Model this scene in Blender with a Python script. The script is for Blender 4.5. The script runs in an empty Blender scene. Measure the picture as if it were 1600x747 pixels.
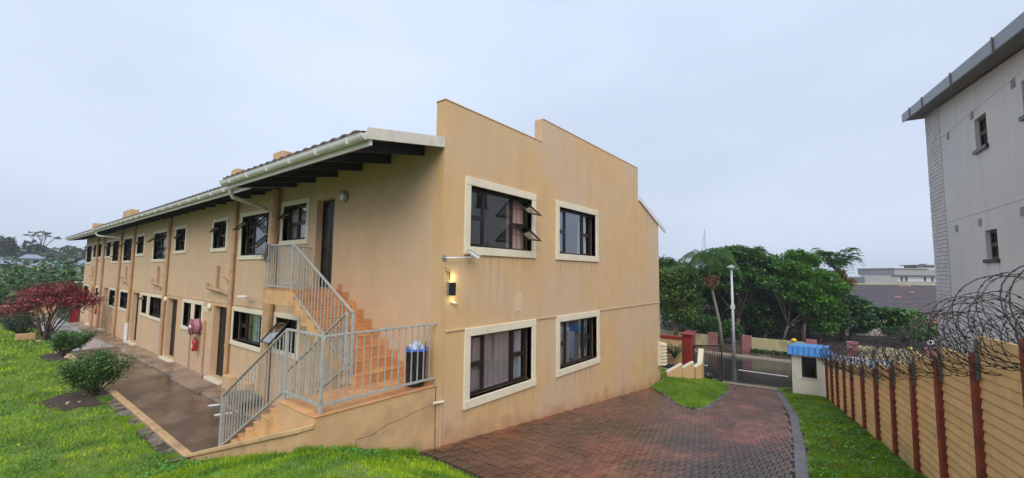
import bpy, bmesh, math, random
import numpy as np
from mathutils import Vector, Matrix
rnd = random.Random(7)
rs = np.random.RandomState(11)
S = bpy.context.scene
COL = S.collection
R = math.radians

# ------------------------------------------------------------------ camera, sky, sun, exposure
cam_d = bpy.data.cameras.new("camera")
cam = bpy.data.objects.new("camera", cam_d)
COL.objects.link(cam)
S.camera = cam
yaw, pitch, roll = 0.6681544, 0.0796098, 0.011595
fwd = Vector((math.cos(pitch)*math.cos(yaw), math.cos(pitch)*math.sin(yaw), math.sin(pitch)))
rt = fwd.cross(Vector((0, 0, 1))).normalized()
up = rt.cross(fwd)
rt2 = math.cos(roll)*rt + math.sin(roll)*up
up2 = -math.sin(roll)*rt + math.cos(roll)*up
M = Matrix((rt2, up2, -fwd)).transposed().to_4x4()
cam.matrix_world = M                      # the eye is the origin; the walkway lies 3.44 m below it
cam_d.sensor_fit = 'HORIZONTAL'
cam_d.sensor_width = 36
cam_d.lens = 36*661.28/1600
cam_d.clip_start = 0.05
cam_d.clip_end = 3000

W = bpy.data.worlds.new("World")
S.world = W
W.use_nodes = True
wn, wl = W.node_tree.nodes, W.node_tree.links
wn.clear()
sun_el, sun_from = R(42), Vector((-0.74, -0.68, 0)).normalized()
sky = wn.new('ShaderNodeTexSky')
sky.sky_type = 'NISHITA'
sky.sun_disc = False
sky.sun_elevation = sun_el
sky.sun_rotation = math.atan2(sun_from.x, sun_from.y)
sky.dust_density = 4
bg1 = wn.new('ShaderNodeBackground'); bg1.inputs[1].default_value = 0.06
wl.new(sky.outputs[0], bg1.inputs[0])
tc = wn.new('ShaderNodeTexCoord')
mp = wn.new('ShaderNodeMapping'); mp.inputs['Scale'].default_value = (1.2, 1.2, 3.0)
wl.new(tc.outputs['Generated'], mp.inputs[0])
nz = wn.new('ShaderNodeTexNoise'); nz.inputs['Scale'].default_value = 1.3; nz.inputs['Detail'].default_value = 5
wl.new(mp.outputs[0], nz.inputs[0])
cr = wn.new('ShaderNodeValToRGB')         # even overcast with soft cloud
cr.color_ramp.elements[0].position = 0.36; cr.color_ramp.elements[0].color = (0.338, 0.387, 0.478, 1)
cr.color_ramp.elements[1].position = 0.66; cr.color_ramp.elements[1].color = (0.395, 0.448, 0.545, 1)
wl.new(nz.outputs[0], cr.inputs[0])
bg2 = wn.new('ShaderNodeBackground')
wl.new(cr.outputs[0], bg2.inputs[0])
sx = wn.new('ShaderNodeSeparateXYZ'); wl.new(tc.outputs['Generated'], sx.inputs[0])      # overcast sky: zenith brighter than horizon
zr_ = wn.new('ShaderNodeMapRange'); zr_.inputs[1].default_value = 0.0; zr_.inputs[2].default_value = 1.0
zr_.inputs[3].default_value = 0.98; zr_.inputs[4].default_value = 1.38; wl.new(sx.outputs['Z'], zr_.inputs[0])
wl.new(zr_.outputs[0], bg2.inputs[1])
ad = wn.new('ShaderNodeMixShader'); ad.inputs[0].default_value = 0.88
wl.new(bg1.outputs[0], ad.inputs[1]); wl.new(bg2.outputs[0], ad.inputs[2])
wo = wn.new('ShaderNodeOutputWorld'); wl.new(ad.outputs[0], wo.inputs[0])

sd = bpy.data.lights.new("sun", 'SUN'); sd.energy = 1.35; sd.angle = R(50); sd.color = (1.0, 0.96, 0.9)
so = bpy.data.objects.new("sun", sd); COL.objects.link(so)
sv = Vector((sun_from.x*math.cos(sun_el), sun_from.y*math.cos(sun_el), math.sin(sun_el)))
so.rotation_euler = sv.to_track_quat('Z', 'Y').to_euler()
so.location = (0, 0, 40)
S.view_settings.view_transform = 'Standard'
S.view_settings.look = 'None'
S.view_settings.exposure = 0.9
S.view_settings.gamma = 1

# ------------------------------------------------------------------ materials
MATS = {}
def mat(name, col, rough=0.7, var=0.12, scale=6.0, bump=0.0, bscale=60.0, stretch=(1, 1, 1), stain=None, stain_scale=0.8,
        stain_lo=0.5, stain_hi=0.7, rand=0.0, metal=0.0, island=0.0, spec=0.5, trans=0.0, wet=None, sub=None, col2=None, grime=None):
    m = bpy.data.materials.new(name); m.use_nodes = True
    N, L = m.node_tree.nodes, m.node_tree.links
    b = N['Principled BSDF']
    b.inputs['Roughness'].default_value = rough
    b.inputs['Metallic'].default_value = metal
    b.inputs['Specular IOR Level'].default_value = spec
    g = N.new('ShaderNodeNewGeometry')
    mp_ = N.new('ShaderNodeMapping'); mp_.inputs['Scale'].default_value = stretch
    L.new(g.outputs['Position'], mp_.inputs[0])
    def noise(sc, det=5, vec=mp_.outputs[0], rg=0.55):
        n = N.new('ShaderNodeTexNoise'); n.inputs['Scale'].default_value = sc; n.inputs['Detail'].default_value = det
        n.inputs['Roughness'].default_value = rg
        L.new(vec, n.inputs[0]); return n.outputs[0]
    def ramp(src, a, c):
        r = N.new('ShaderNodeMapRange'); r.inputs[1].default_value = a; r.inputs[2].default_value = c
        L.new(src, r.inputs[0]); return r.outputs[0]
    def mix(fac, a, c, mode='MIX'):
        x = N.new('ShaderNodeMix'); x.data_type = 'RGBA'; x.blend_type = mode
        if isinstance(fac, float): x.inputs[0].default_value = fac
        else: L.new(fac, x.inputs[0])
        for i, v in ((6, a), (7, c)):
            if isinstance(v, tuple): x.inputs[i].default_value = (*v, 1)
            else: L.new(v, x.inputs[i])
        return x.outputs[2]
    lo = tuple(c*(1-var) for c in col); hi = tuple(min(1, c*(1+var)) for c in (col2 or col))
    c = mix(ramp(noise(scale), 0.3, 0.7), lo, hi)
    if stain:
        c = mix(ramp(noise(stain_scale, 6, g.outputs['Position']), stain_lo, stain_hi), c, stain)
    if grime:                                            # vertical run marks: noise stretched down the wall
        m2 = N.new('ShaderNodeMapping'); m2.inputs['Scale'].default_value = (2.6, 2.6, 0.45)
        L.new(g.outputs['Position'], m2.inputs[0])
        f = ramp(noise(1.0, 4, m2.outputs[0]), 0.5, 0.85)
        c = mix(f, c, grime)
    if rand or island:
        src = N.new('ShaderNodeObjectInfo').outputs['Random'] if rand else g.outputs['Random Per Island']
        amt = rand or island
        h = N.new('ShaderNodeHueSaturation')
        r1 = N.new('ShaderNodeMapRange'); r1.inputs[3].default_value = 1-amt; r1.inputs[4].default_value = 1+amt
        L.new(src, r1.inputs[0]); L.new(r1.outputs[0], h.inputs['Value'])
        ml = N.new('ShaderNodeMath'); ml.operation = 'MULTIPLY'; ml.inputs[1].default_value = 7.31; L.new(src, ml.inputs[0])
        fr = N.new('ShaderNodeMath'); fr.operation = 'FRACT'; L.new(ml.outputs[0], fr.inputs[0])
        r2 = N.new('ShaderNodeMapRange'); r2.inputs[3].default_value = 0.5-amt*0.06; r2.inputs[4].default_value = 0.5+amt*0.06
        L.new(fr.outputs[0], r2.inputs[0]); L.new(r2.outputs[0], h.inputs['Hue'])
        L.new(c, h.inputs['Color']); c = h.outputs[0]
    L.new(c, b.inputs['Base Color'])
    if wet:
        w = ramp(noise(wet[0], 4, g.outputs['Position']), 0.40, 0.62)
        r3 = N.new('ShaderNodeMapRange'); r3.inputs[3].default_value = rough; r3.inputs[4].default_value = wet[1]
        L.new(w, r3.inputs[0]); L.new(r3.outputs[0], b.inputs['Roughness'])
    if bump:
        bp_ = N.new('ShaderNodeBump'); bp_.inputs['Strength'].default_value = bump; bp_.inputs['Distance'].default_value = 0.02
        L.new(noise(bscale, 6), bp_.inputs['Height']); L.new(bp_.outputs[0], b.inputs['Normal'])
    if sub:
        tr = N.new('ShaderNodeBsdfTranslucent'); ms = N.new('ShaderNodeMixShader'); ms.inputs[0].default_value = sub
        L.new(c, tr.inputs[0]); L.new(b.outputs[0], ms.inputs[1]); L.new(tr.outputs[0], ms.inputs[2])
        L.new(ms.outputs[0], N['Material Output'].inputs[0])
    MATS[name] = m
    return m

def glass(name, tint, refl=0.10, rough=0.02):
    m = bpy.data.materials.new(name); m.use_nodes = True
    N, L = m.node_tree.nodes, m.node_tree.links
    N.remove(N['Principled BSDF'])
    t = N.new('ShaderNodeBsdfTransparent'); t.inputs[0].default_value = (*tint, 1)
    gl = N.new('ShaderNodeBsdfGlossy'); gl.inputs['Roughness'].default_value = rough
    lw = N.new('ShaderNodeLayerWeight'); lw.inputs[0].default_value = 0.35
    mr = N.new('ShaderNodeMapRange'); mr.inputs[3].default_value = refl; mr.inputs[4].default_value = 0.5
    L.new(lw.outputs['Fresnel'], mr.inputs[0])
    mx = N.new('ShaderNodeMixShader'); L.new(mr.outputs[0], mx.inputs[0]); L.new(t.outputs[0], mx.inputs[1]); L.new(gl.outputs[0], mx.inputs[2])
    L.new(mx.outputs[0], N['Material Output'].inputs[0])
    MATS[name] = m
    return m

TAN = (0.61, 0.392, 0.190)
mat('tan_plaster', TAN, 0.75, 0.06, 2.2, 0.45, 70, stain=(0.56, 0.39, 0.25), stain_scale=0.45, stain_lo=0.45, stain_hi=0.65, grime=(0.50, 0.32, 0.165))
mat('long_plaster', (0.60, 0.400, 0.235), 0.75, 0.06, 2.2, 0.45, 70, stain=(0.55, 0.39, 0.265), stain_scale=0.45, stain_lo=0.45, stain_hi=0.65, grime=(0.54, 0.36, 0.21))
ew_ = mat('end_plaster', TAN, 0.72, 0.06, 2.2, 0.45, 70, stain=(0.57, 0.41, 0.27), stain_scale=0.38, stain_lo=0.44, stain_hi=0.62, grime=(0.54, 0.345, 0.165))
def mud_splash(m):
    N, L = m.node_tree.nodes, m.node_tree.links
    b = N['Principled BSDF']; src = b.inputs['Base Color'].links[0].from_socket
    g = N.new('ShaderNodeNewGeometry'); s = N.new('ShaderNodeSeparateXYZ'); L.new(g.outputs['Position'], s.inputs[0])
    n = N.new('ShaderNodeTexNoise'); n.inputs['Scale'].default_value = 3.0; n.inputs['Detail'].default_value = 8; L.new(g.outputs['Position'], n.inputs[0])
    a = N.new('ShaderNodeMath'); a.operation = 'MULTIPLY_ADD'; a.inputs[1].default_value = 0.1; L.new(s.outputs['X'], a.inputs[0]); L.new(s.outputs['Z'], a.inputs[2])
    c = N.new('ShaderNodeMath'); c.operation = 'MULTIPLY_ADD'; c.inputs[1].default_value = -0.9; L.new(n.outputs[0], c.inputs[0]); L.new(a.outputs[0], c.inputs[2])
    r = N.new('ShaderNodeMapRange'); r.inputs[1].default_value = -2.50; r.inputs[2].default_value = -2.85; r.inputs[4].default_value = .75; L.new(c.outputs[0], r.inputs[0])
    x = N.new('ShaderNodeMix'); x.data_type = 'RGBA'; L.new(r.outputs[0], x.inputs[0]); L.new(src, x.inputs[6]); x.inputs[7].default_value = (0.42, 0.215, 0.11, 1)
    L.new(x.outputs[2], b.inputs['Base Color'])
mud_splash(ew_)
def sill_drips(m):
    N, L = m.node_tree.nodes, m.node_tree.links
    b = N['Principled BSDF']; src = b.inputs['Base Color'].links[0].from_socket
    g = N.new('ShaderNodeNewGeometry'); s = N.new('ShaderNodeSeparateXYZ'); L.new(g.outputs['Position'], s.inputs[0])
    def M(op, a, b_, clamp=False):
        n = N.new('ShaderNodeMath'); n.operation = op; n.use_clamp = clamp
        for i, v in enumerate((a, b_)):
            if isinstance(v, (int, float)): n.inputs[i].default_value = v
            else: L.new(v, n.inputs[i])
        return n.outputs[0]
    def band(sock, lo, hi): return M('MULTIPLY', M('GREATER_THAN', sock, lo), M('LESS_THAN', sock, hi))
    mx = M('ADD', band(s.outputs['X'], 5.42, 7.66), band(s.outputs['X'], 8.48, 10.68))
    f = None
    for sill, ln in ((.32, 1.1), (-2.40, .6)):
        q = M('DIVIDE', M('SUBTRACT', sill, s.outputs['Z']), ln)
        q = M('MULTIPLY', M('SUBTRACT', 1.0, q, True), M('GREATER_THAN', q, 0.0)); f = q if f is None else M('ADD', f, q)
    c_ = N.new('ShaderNodeCombineXYZ'); L.new(M('MULTIPLY', s.outputs['X'], 9.0), c_.inputs[0]); L.new(M('MULTIPLY', s.outputs['Z'], .5), c_.inputs[2])
    n = N.new('ShaderNodeTexNoise'); n.inputs['Scale'].default_value = 1.0; n.inputs['Detail'].default_value = 6; L.new(c_.outputs[0], n.inputs[0])
    r = N.new('ShaderNodeMapRange'); r.inputs[1].default_value = .48; r.inputs[2].default_value = .75; L.new(n.outputs[0], r.inputs[0])
    fac = M('MULTIPLY', M('MULTIPLY', r.outputs[0], f), M('MULTIPLY', mx, .8))
    x = N.new('ShaderNodeMix'); x.data_type = 'RGBA'; L.new(fac, x.inputs[0]); L.new(src, x.inputs[6]); x.inputs[7].default_value = (0.36, 0.235, 0.125, 1)
    L.new(x.outputs[2], b.inputs['Base Color'])
sill_drips(ew_)
mat('plaster_patch', (0.62, 0.46, 0.29), 0.75, 0.05, 4, 0.4, 60)
mat('ochre_plaster', (0.57, 0.36, 0.18), 0.7, 0.12, 3, 0.3, 40, stain=(0.40, 0.26, 0.145), stain_scale=1.6, stain_lo=0.5, stain_hi=0.72)
mat('cream_trim', (0.70, 0.62, 0.46), 0.6, 0.05, 5, 0.12, 60, stain=(0.58, 0.50, 0.37), stain_scale=2.5, stain_lo=0.55, stain_hi=0.8)
mat('barge_cream', (0.60, 0.555, 0.47), 0.5, 0.08, 4, stain=(0.42, 0.36, 0.28), stain_scale=3, stain_lo=0.55, stain_hi=0.8)
mat('white_board', (0.68, 0.665, 0.65), 0.45, 0.05, 4, stain=(0.60, 0.57, 0.51), stain_scale=3, stain_lo=0.52, stain_hi=0.8)
mat('dark_timber', (0.018, 0.020, 0.026), 0.6, 0.3, 8, 0.2, 40)
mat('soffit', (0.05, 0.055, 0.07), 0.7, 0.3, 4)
mat('frame_brown', (0.022, 0.016, 0.014), 0.4, 0.2, 10)
mat('frame_rust', (0.060, 0.030, 0.020), 0.5, 0.2, 10)
mat('door_brown', (0.011, 0.008, 0.008), 0.35, 0.3, 6, 0.2, 30, stretch=(1, 1, 0.2))
mat('pipe_tan', (0.47, 0.29, 0.15), 0.5, 0.1, 5, stain=(0.30, 0.18, 0.10), stain_scale=3, stain_lo=0.5, stain_hi=0.75)
mat('pvc_white', (0.68, 0.68, 0.66), 0.4, 0.05)
mat('galvanised', (0.36, 0.36, 0.33), 0.45, 0.15, 14, metal=0.0, stain=(0.17, 0.13, 0.10), stain_scale=9, stain_lo=0.60, stain_hi=0.8)
mat('terracotta_tile', (0.55, 0.26, 0.105), 0.28, 0.12, 5, 0.06, 50, rand=0.14)
mat('ochre_tile', (0.60, 0.315, 0.14), 0.28, 0.12, 5, 0.06, 50, rand=0.12)
mat('stair_side', (0.62, 0.36, 0.155), 0.6, 0.08, 3, 0.2, 50, stain=(0.40, 0.23, 0.09), stain_scale=2.4, stain_lo=0.52, stain_hi=0.7)
mat('wet_concrete', (0.090, 0.062, 0.045), 0.36, 0.3, 1.6, 0.15, 30, stain=(0.17, 0.125, 0.09), stain_scale=0.9, stain_lo=0.50, stain_hi=0.66, wet=(0.7, 0.07), spec=0.6)
mat('pale_concrete', (0.27, 0.19, 0.135), 0.45, 0.2, 2, 0.2, 35, stain=(0.14, 0.095, 0.065), stain_scale=1.2, stain_lo=0.5, stain_hi=0.62, wet=(0.9, 0.15))
mat('path_concrete', (0.44, 0.42, 0.43), 0.25, 0.12, 2, 0.08, 35, wet=(0.9, 0.06))
mat('kerb_paint', (0.52, 0.34, 0.17), 0.65, 0.15, 4, 0.5, 30, stain=(0.34, 0.22, 0.12), stain_scale=2.3, stain_lo=0.47, stain_hi=0.70)
mat('lawn_soil', (0.10, 0.175, 0.02), 0.95, 0.35, 2.2, 0.6, 18, stain=(0.15, 0.18, 0.03), stain_scale=0.9)
mat('grass_blade', (0.175, 0.355, 0.009), 0.6, 0.25, 0.9, island=0.38, col2=(0.33, 0.46, 0.015), sub=0.35, stain=(0.10, 0.23, 0.018), stain_scale=1.3, stain_lo=0.50, stain_hi=0.62)
mat('grass_verge', (0.115, 0.27, 0.010), 0.6, 0.25, 0.9, island=0.38, col2=(0.22, 0.36, 0.018), sub=0.35, stain=(0.17, 0.22, 0.03), stain_scale=1.3, stain_lo=0.52, stain_hi=0.66)
mat('weed_leaf', (0.09, 0.25, 0.03), 0.5, 0.2, 3, island=0.3, sub=0.3)
mat('edge_dirt', (0.20, 0.165, 0.13), 0.9, 0.45, 9, 0.9, 35, stain=(0.05, 0.04, 0.03), stain_scale=4, stain_lo=.45, stain_hi=.6)
mat('bare_soil', (0.055, 0.036, 0.024), 0.9, 0.4, 9, 0.8, 30)
mat('red_soil', (0.27, 0.085, 0.03), 0.8, 0.35, 6, 0.6, 30)
mat('asphalt', (0.028, 0.027, 0.028), 0.16, 0.25, 5, 0.08, 60, wet=(0.35, 0.05))
mat('road_paint', (0.78, 0.78, 0.76), 0.5, 0.1)
mat('terrain', (0.07, 0.085, 0.035), 0.9, 0.3, 0.3)
mat('yard_paving', (0.33, 0.33, 0.38), 0.45, 0.15, 0.8, wet=(0.6, 0.2))
mat('grey_render', (0.60, 0.575, 0.545), 0.85, 0.05, 1.0, 0.35, 22, stain=(0.53, 0.52, 0.51), stain_scale=0.5, grime=(0.50, 0.49, 0.47))
mat('grey_brick', (0.59, 0.56, 0.525), 0.85, 0.12, 5, 0.3, 40, rand=0.14)
mat('zinc_fascia', (0.20, 0.215, 0.235), 0.4, 0.08, 3)
mat('slat_concrete', (0.74, 0.48, 0.21), 0.8, 0.1, 4, 0.4, 50, rand=0.06, stain=(0.52, 0.39, 0.18), stain_scale=1.1, stain_lo=0.55, stain_hi=0.75)
mat('oxide_post', (0.25, 0.040, 0.018), 0.7, 0.25, 6, 0.4, 50, stain=(0.11, 0.03, 0.018), stain_scale=4)
mat('steel_bracket', (0.13, 0.135, 0.13), 0.6, 0.25, 15, metal=0.3)
mat('razor_steel', (0.030, 0.026, 0.025), 0.55, 0.3, 30, metal=0.4)
mat('hut_panel', (0.80, 0.77, 0.66), 0.5, 0.04, 3, stain=(0.40, 0.40, 0.25), stain_scale=2.0, stain_lo=0.58, stain_hi=0.8)
mat('blue_tile', (0.045, 0.25, 0.62), 0.35, 0.08, 4, rand=0.08)
mat('red_paint', (0.25, 0.020, 0.014), 0.5, 0.12, 4)
mat('pink_paint', (0.33, 0.13, 0.13), 0.65, 0.15, 4, stain=(0.25, 0.09, 0.08), stain_scale=3)
mat('street_cream', (0.47, 0.40, 0.215), 0.75, 0.12, 2, stain=(0.24, 0.23, 0.13), stain_scale=1.5, stain_lo=0.5, stain_hi=0.7)
mat('bark', (0.085, 0.062, 0.045), 0.9, 0.3, 8, 0.7, 25)
mat('palm_bark', (0.22, 0.19, 0.155), 0.9, 0.25, 6, 0.5, 25, stretch=(1, 1, 4))
mat('leaf_dark', (0.032, 0.085, 0.018), 0.45, 0.3, 0.6, island=0.35, sub=0.25)
mat('leaf_mid', (0.058, 0.165, 0.020), 0.45, 0.3, 0.6, island=0.35, sub=0.3)
mat('leaf_bright', (0.105, 0.27, 0.022), 0.45, 0.25, 0.6, island=0.35, sub=0.35)
mat('leaf_olive', (0.16, 0.20, 0.04), 0.5, 0.3, 0.6, island=0.35, sub=0.3)
mat('leaf_bluegreen', (0.038, 0.095, 0.050), 0.4, 0.3, 0.6, island=0.3, sub=0.2)
mat('leaf_bush', (0.085, 0.19, 0.040), 0.35, 0.2, 3, island=0.5, sub=0.25)
mat('leaf_red', (0.25, 0.014, 0.016), 0.4, 0.3, 3, island=0.5, sub=0.3)
mat('leaf_palm', (0.075, 0.165, 0.035), 0.45, 0.3, 0.6, sub=0.3)
mat('leaf_maroon', (0.10, 0.012, 0.016), 0.4, 0.3, 3, island=0.5, sub=0.2)
mat('leaf_far', (0.050, 0.080, 0.035), 0.6, 0.3, 0.15, island=0.3)
mat('leaf_brown', (0.10, 0.045, 0.02), 0.7, 0.3, 3, island=0.3)
mat('leaf_fawn', (0.30, 0.14, 0.055), 0.7, 0.3, 3, island=0.3)
mat('roof_tile_dark', (0.075, 0.062, 0.070), 0.6, 0.15, 2, rand=0.18)
mat('roof_tile_red', (0.33, 0.085, 0.045), 0.6, 0.2, 2)
mat('roof_tile_faded', (0.25, 0.11, 0.08), 0.6, 0.2, 2)
mat('roof_sheet', (0.10, 0.055, 0.045), 0.5, 0.2, 3)
mat('far_roof', (0.20, 0.24, 0.30), 0.5, 0.1, 1)
mat('far_wall', (0.42, 0.40, 0.38), 0.8, 0.1, 1)
mat('far_wall_dark', (0.16, 0.15, 0.14), 0.8, 0.1, 1)
mat('apt_grey', (0.30, 0.29, 0.28), 0.8, 0.06, 0.5)
mat('apt_white', (0.62, 0.62, 0.62), 0.8, 0.05, 0.5)
mat('black_plastic', (0.012, 0.012, 0.014), 0.35, 0.2, 10)
mat('blue_bag', (0.03, 0.10, 0.45), 0.3, 0.3, 20)
mat('pale_bag', (0.50, 0.58, 0.72), 0.3, 0.25, 20)
mat('green_bottle', (0.03, 0.16, 0.06), 0.2, 0.2)
mat('hose_red', (0.26, 0.04, 0.055), 0.4, 0.15, 8)
mat('hose_side', (0.40, 0.22, 0.28), 0.45, 0.2, 30)
mat('extinguisher_red', (0.36, 0.025, 0.018), 0.25, 0.1)
mat('white_plastic', (0.72, 0.72, 0.70), 0.35, 0.05)
mat('grey_metal', (0.30, 0.30, 0.31), 0.35, 0.1, metal=0.5)
mat('curtain_mauve', (0.66, 0.54, 0.54), 0.9, 0.1, 6, stretch=(4, 4, 0.4))
mat('curtain_white', (0.78, 0.78, 0.82), 0.9, 0.08, 6, stretch=(4, 4, 0.4))
mat('curtain_rose', (0.60, 0.38, 0.33), 0.9, 0.15, 6, stretch=(4, 4, 0.4))
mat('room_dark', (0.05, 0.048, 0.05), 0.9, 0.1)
mat('slab_dark', (0.10, 0.10, 0.11), 0.4, 0.15, 4)
mat('yellow_plastic', (0.75, 0.48, 0.02), 0.4, 0.05)
mat('flower_yellow', (0.80, 0.62, 0.02), 0.5, 0.05)
mat('stone_pale', (0.42, 0.34, 0.26), 0.8, 0.2, 10, 0.4, 30)
mat('lamp_pole', (0.62, 0.63, 0.64), 0.45, 0.06)
glass('window_glass', (0.88, 0.90, 0.92), 0.03)
glass('sash_glass', (0.85, 0.88, 0.90), 0.30)
glass('hut_glass', (0.25, 0.27, 0.28), 0.04)
PV = dict(col2=(0.245, 0.092, 0.060), stain=(0.050, 0.026, 0.017), stain_scale=0.42, stain_lo=0.44, stain_hi=0.60, wet=(0.55, 0.03), spec=0.9)
bp = mat('paver_red', (0.145, 0.042, 0.020), 0.24, 0.22, 1.4, 0.3, 90, island=0.32, **PV)
bp2 = mat('paver_red_piece', (0.145, 0.042, 0.020), 0.24, 0.22, 1.4, 0.3, 90, rand=0.32, **PV)
bp3 = mat('joint_dirt', (0.018, 0.013, 0.011), 0.9, 0.3, 8)
mat('paver_grey', (0.12, 0.105, 0.115), 0.45, 0.2, 2, 0.3, 90, rand=0.18, wet=(0.8, 0.2))
def soil_wash(m, lo, hi, c_=(0.22, 0.065, 0.024, 1), top_=1.0, nsc=2.2):
    """orange soil washed onto the paving beside the house wall (dirt with a ragged edge)"""
    N, L = m.node_tree.nodes, m.node_tree.links
    b = N['Principled BSDF']; src = b.inputs['Base Color'].links[0].from_socket
    g = N.new('ShaderNodeNewGeometry'); s = N.new('ShaderNodeSeparateXYZ'); L.new(g.outputs['Position'], s.inputs[0])
    n = N.new('ShaderNodeTexNoise'); n.inputs['Scale'].default_value = nsc; n.inputs['Detail'].default_value = 7; L.new(g.outputs['Position'], n.inputs[0])
    a = N.new('ShaderNodeMath'); a.operation = 'MULTIPLY_ADD'; a.inputs[1].default_value = 3.0; L.new(n.outputs[0], a.inputs[0]); L.new(s.outputs['Y'], a.inputs[2])
    r = N.new('ShaderNodeMapRange'); r.inputs[1].default_value = lo; r.inputs[2].default_value = hi; r.inputs[4].default_value = top_; L.new(a.outputs[0], r.inputs[0])
    x = N.new('ShaderNodeMix'); x.data_type = 'RGBA'; L.new(r.outputs[0], x.inputs[0]); L.new(src, x.inputs[6]); x.inputs[7].default_value = c_
    L.new(x.outputs[2], b.inputs['Base Color'])
for m in (bp, bp2): soil_wash(m, 3.6, 5.6, (0.055, 0.031, 0.020, 1), .6, .9)
for m in (bp, bp2, bp3): soil_wash(m, 6.40, 7.15)

# ------------------------------------------------------------------ object helpers
WL = {}                                                # world origin of every linked object
def props(o, label=None, cat=None, group=None, kind=None):
    if label: o['label'] = label
    if cat: o['category'] = cat
    if group: o['group'] = group
    if kind: o['kind'] = kind
    return o
def thing(name, loc, label, cat, group=None):
    o = bpy.data.objects.new(name, None); o.empty_display_size = 0.2
    COL.objects.link(o); o.location = loc; WL[o.name] = Vector(loc)
    return props(o, label, cat, group)

class MB:
    def __init__(s): s.v, s.f, s.m, s.mats, s.cur = [], [], [], [], 0
    def use(s, matname):
        if matname not in s.mats: s.mats.append(matname)
        s.cur = s.mats.index(matname); return s
    def add(s, vs, fs):
        k = len(s.v); s.v += [tuple(v) for v in vs]
        for f in fs: s.f.append(tuple(i+k for i in f)); s.m.append(s.cur)
        return s
    def hexa(s, p):                                    # 8 corners: bottom ring then top ring
        return s.add(p, [(0, 3, 2, 1), (4, 5, 6, 7), (0, 1, 5, 4), (1, 2, 6, 5), (2, 3, 7, 6), (3, 0, 4, 7)])
    def box(s, x0, y0, z0, x1, y1, z1):
        return s.hexa([(x0, y0, z0), (x1, y0, z0), (x1, y1, z0), (x0, y1, z0), (x0, y0, z1), (x1, y0, z1), (x1, y1, z1), (x0, y1, z1)])
    def bar(s, a, b, w, h, upv=(0, 0, 1)):             # rectangular bar from a to b
        a, b = Vector(a), Vector(b); d = (b-a).normalized(); u = Vector(upv)
        if abs(d.dot(u)) > 0.98: u = Vector((1, 0, 0))
        x = d.cross(u).normalized()*w/2; y = x.cross(d).normalized()*h/2
        return s.hexa([a-x-y, a+x-y, b+x-y, b-x-y, a-x+y, a+x+y, b+x+y, b-x+y])
    def tube(s, pts, r, n=8, caps=True, r2=None):
        pts = [Vector(p) for p in pts]; k = len(s.v); N = len(pts); rings = []
        prev = None
        for i, p in enumerate(pts):
            d = (pts[min(i+1, N-1)]-pts[max(i-1, 0)]).normalized()
            if prev is None:
                x = d.orthogonal().normalized()
            else:
                x = (prev - d*prev.dot(d)); x = x.normalized() if x.length > 1e-6 else d.orthogonal().normalized()
            prev = x; y = d.cross(x)
            rr = r if r2 is None else r+(r2-r)*i/(N-1)
            if isinstance(r, (list, tuple)): rr = r[i]
            rings.append([p+(x*math.cos(t)+y*math.sin(t))*rr for t in [2*math.pi*j/n for j in range(n)]])
        vs = [v for g in rings for v in g]; fs = []
        for i in range(N-1):
            for j in range(n):
                fs.append((i*n+j, i*n+(j+1) % n, (i+1)*n+(j+1) % n, (i+1)*n+j))
        if caps: fs += [tuple(range(n))[::-1], tuple((N-1)*n+j for j in range(n))]
        return s.add(vs, fs)
    def prism(s, ring, off):                           # planar ring swept by off
        n = len(ring); o = Vector(off); a = [Vector(p) for p in ring]
        return s.add(a+[p+o for p in a], [tuple(range(n))[::-1], tuple(range(n, 2*n))]+[(i, (i+1) % n, n+(i+1) % n, n+i) for i in range(n)])
    def lathe(s, c, prof, n=16):                       # prof: (radius, z)
        vs, fs = [], []
        for r_, z in prof:
            for j in range(n):
                t = 2*math.pi*j/n; vs.append((c[0]+r_*math.cos(t), c[1]+r_*math.sin(t), c[2]+z))
        for i in range(len(prof)-1):
            for j in range(n): fs.append((i*n+j, i*n+(j+1) % n, (i+1)*n+(j+1) % n, (i+1)*n+j))
        fs += [tuple(range(n))[::-1], tuple((len(prof)-1)*n+j for j in range(n))]
        return s.add(vs, fs)
    def sphere(s, c, r, n=12, m=7, sc=(1, 1, 1)):
        vs, fs = [], []
        for i in range(m+1):
            a = math.pi*i/m
            for j in range(n):
                t = 2*math.pi*j/n
                vs.append((c[0]+r*sc[0]*math.sin(a)*math.cos(t), c[1]+r*sc[1]*math.sin(a)*math.sin(t), c[2]-r*sc[2]*math.cos(a)))
        for i in range(m):
            for j in range(n): fs.append((i*n+j, i*n+(j+1) % n, (i+1)*n+(j+1) % n, (i+1)*n+j))
        return s.add(vs, fs)
    def build(s, name, material=None, parent=None, loc=None, smooth=False, bevel=0.0, recalc=True, **kw):
        org = WL[parent.name] if parent else Vector(loc if loc is not None else (0, 0, 0))
        me = bpy.data.meshes.new(name)
        me.from_pydata([tuple(Vector(v)-org) for v in s.v], [], s.f)
        for mn in (s.mats or [material]): me.materials.append(MATS[mn])
        if s.mats: me.polygons.foreach_set('material_index', s.m)
        if recalc or bevel:
            bm = bmesh.new(); bm.from_mesh(me)
            if bevel:
                bmesh.ops.bevel(bm, geom=[e for e in bm.edges if len(e.link_faces) == 2 and e.calc_face_angle(0) > 0.6], offset=bevel, segments=1, affect='EDGES')
            bmesh.ops.recalc_face_normals(bm, faces=bm.faces); bm.to_mesh(me); bm.free()
        if smooth: me.polygons.foreach_set('use_smooth', [True]*len(me.polygons))
        o = bpy.data.objects.new(name, me); COL.objects.link(o)
        if parent: o.parent = parent
        else: o.location = org
        WL[o.name] = org
        return props(o, **kw)

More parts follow.
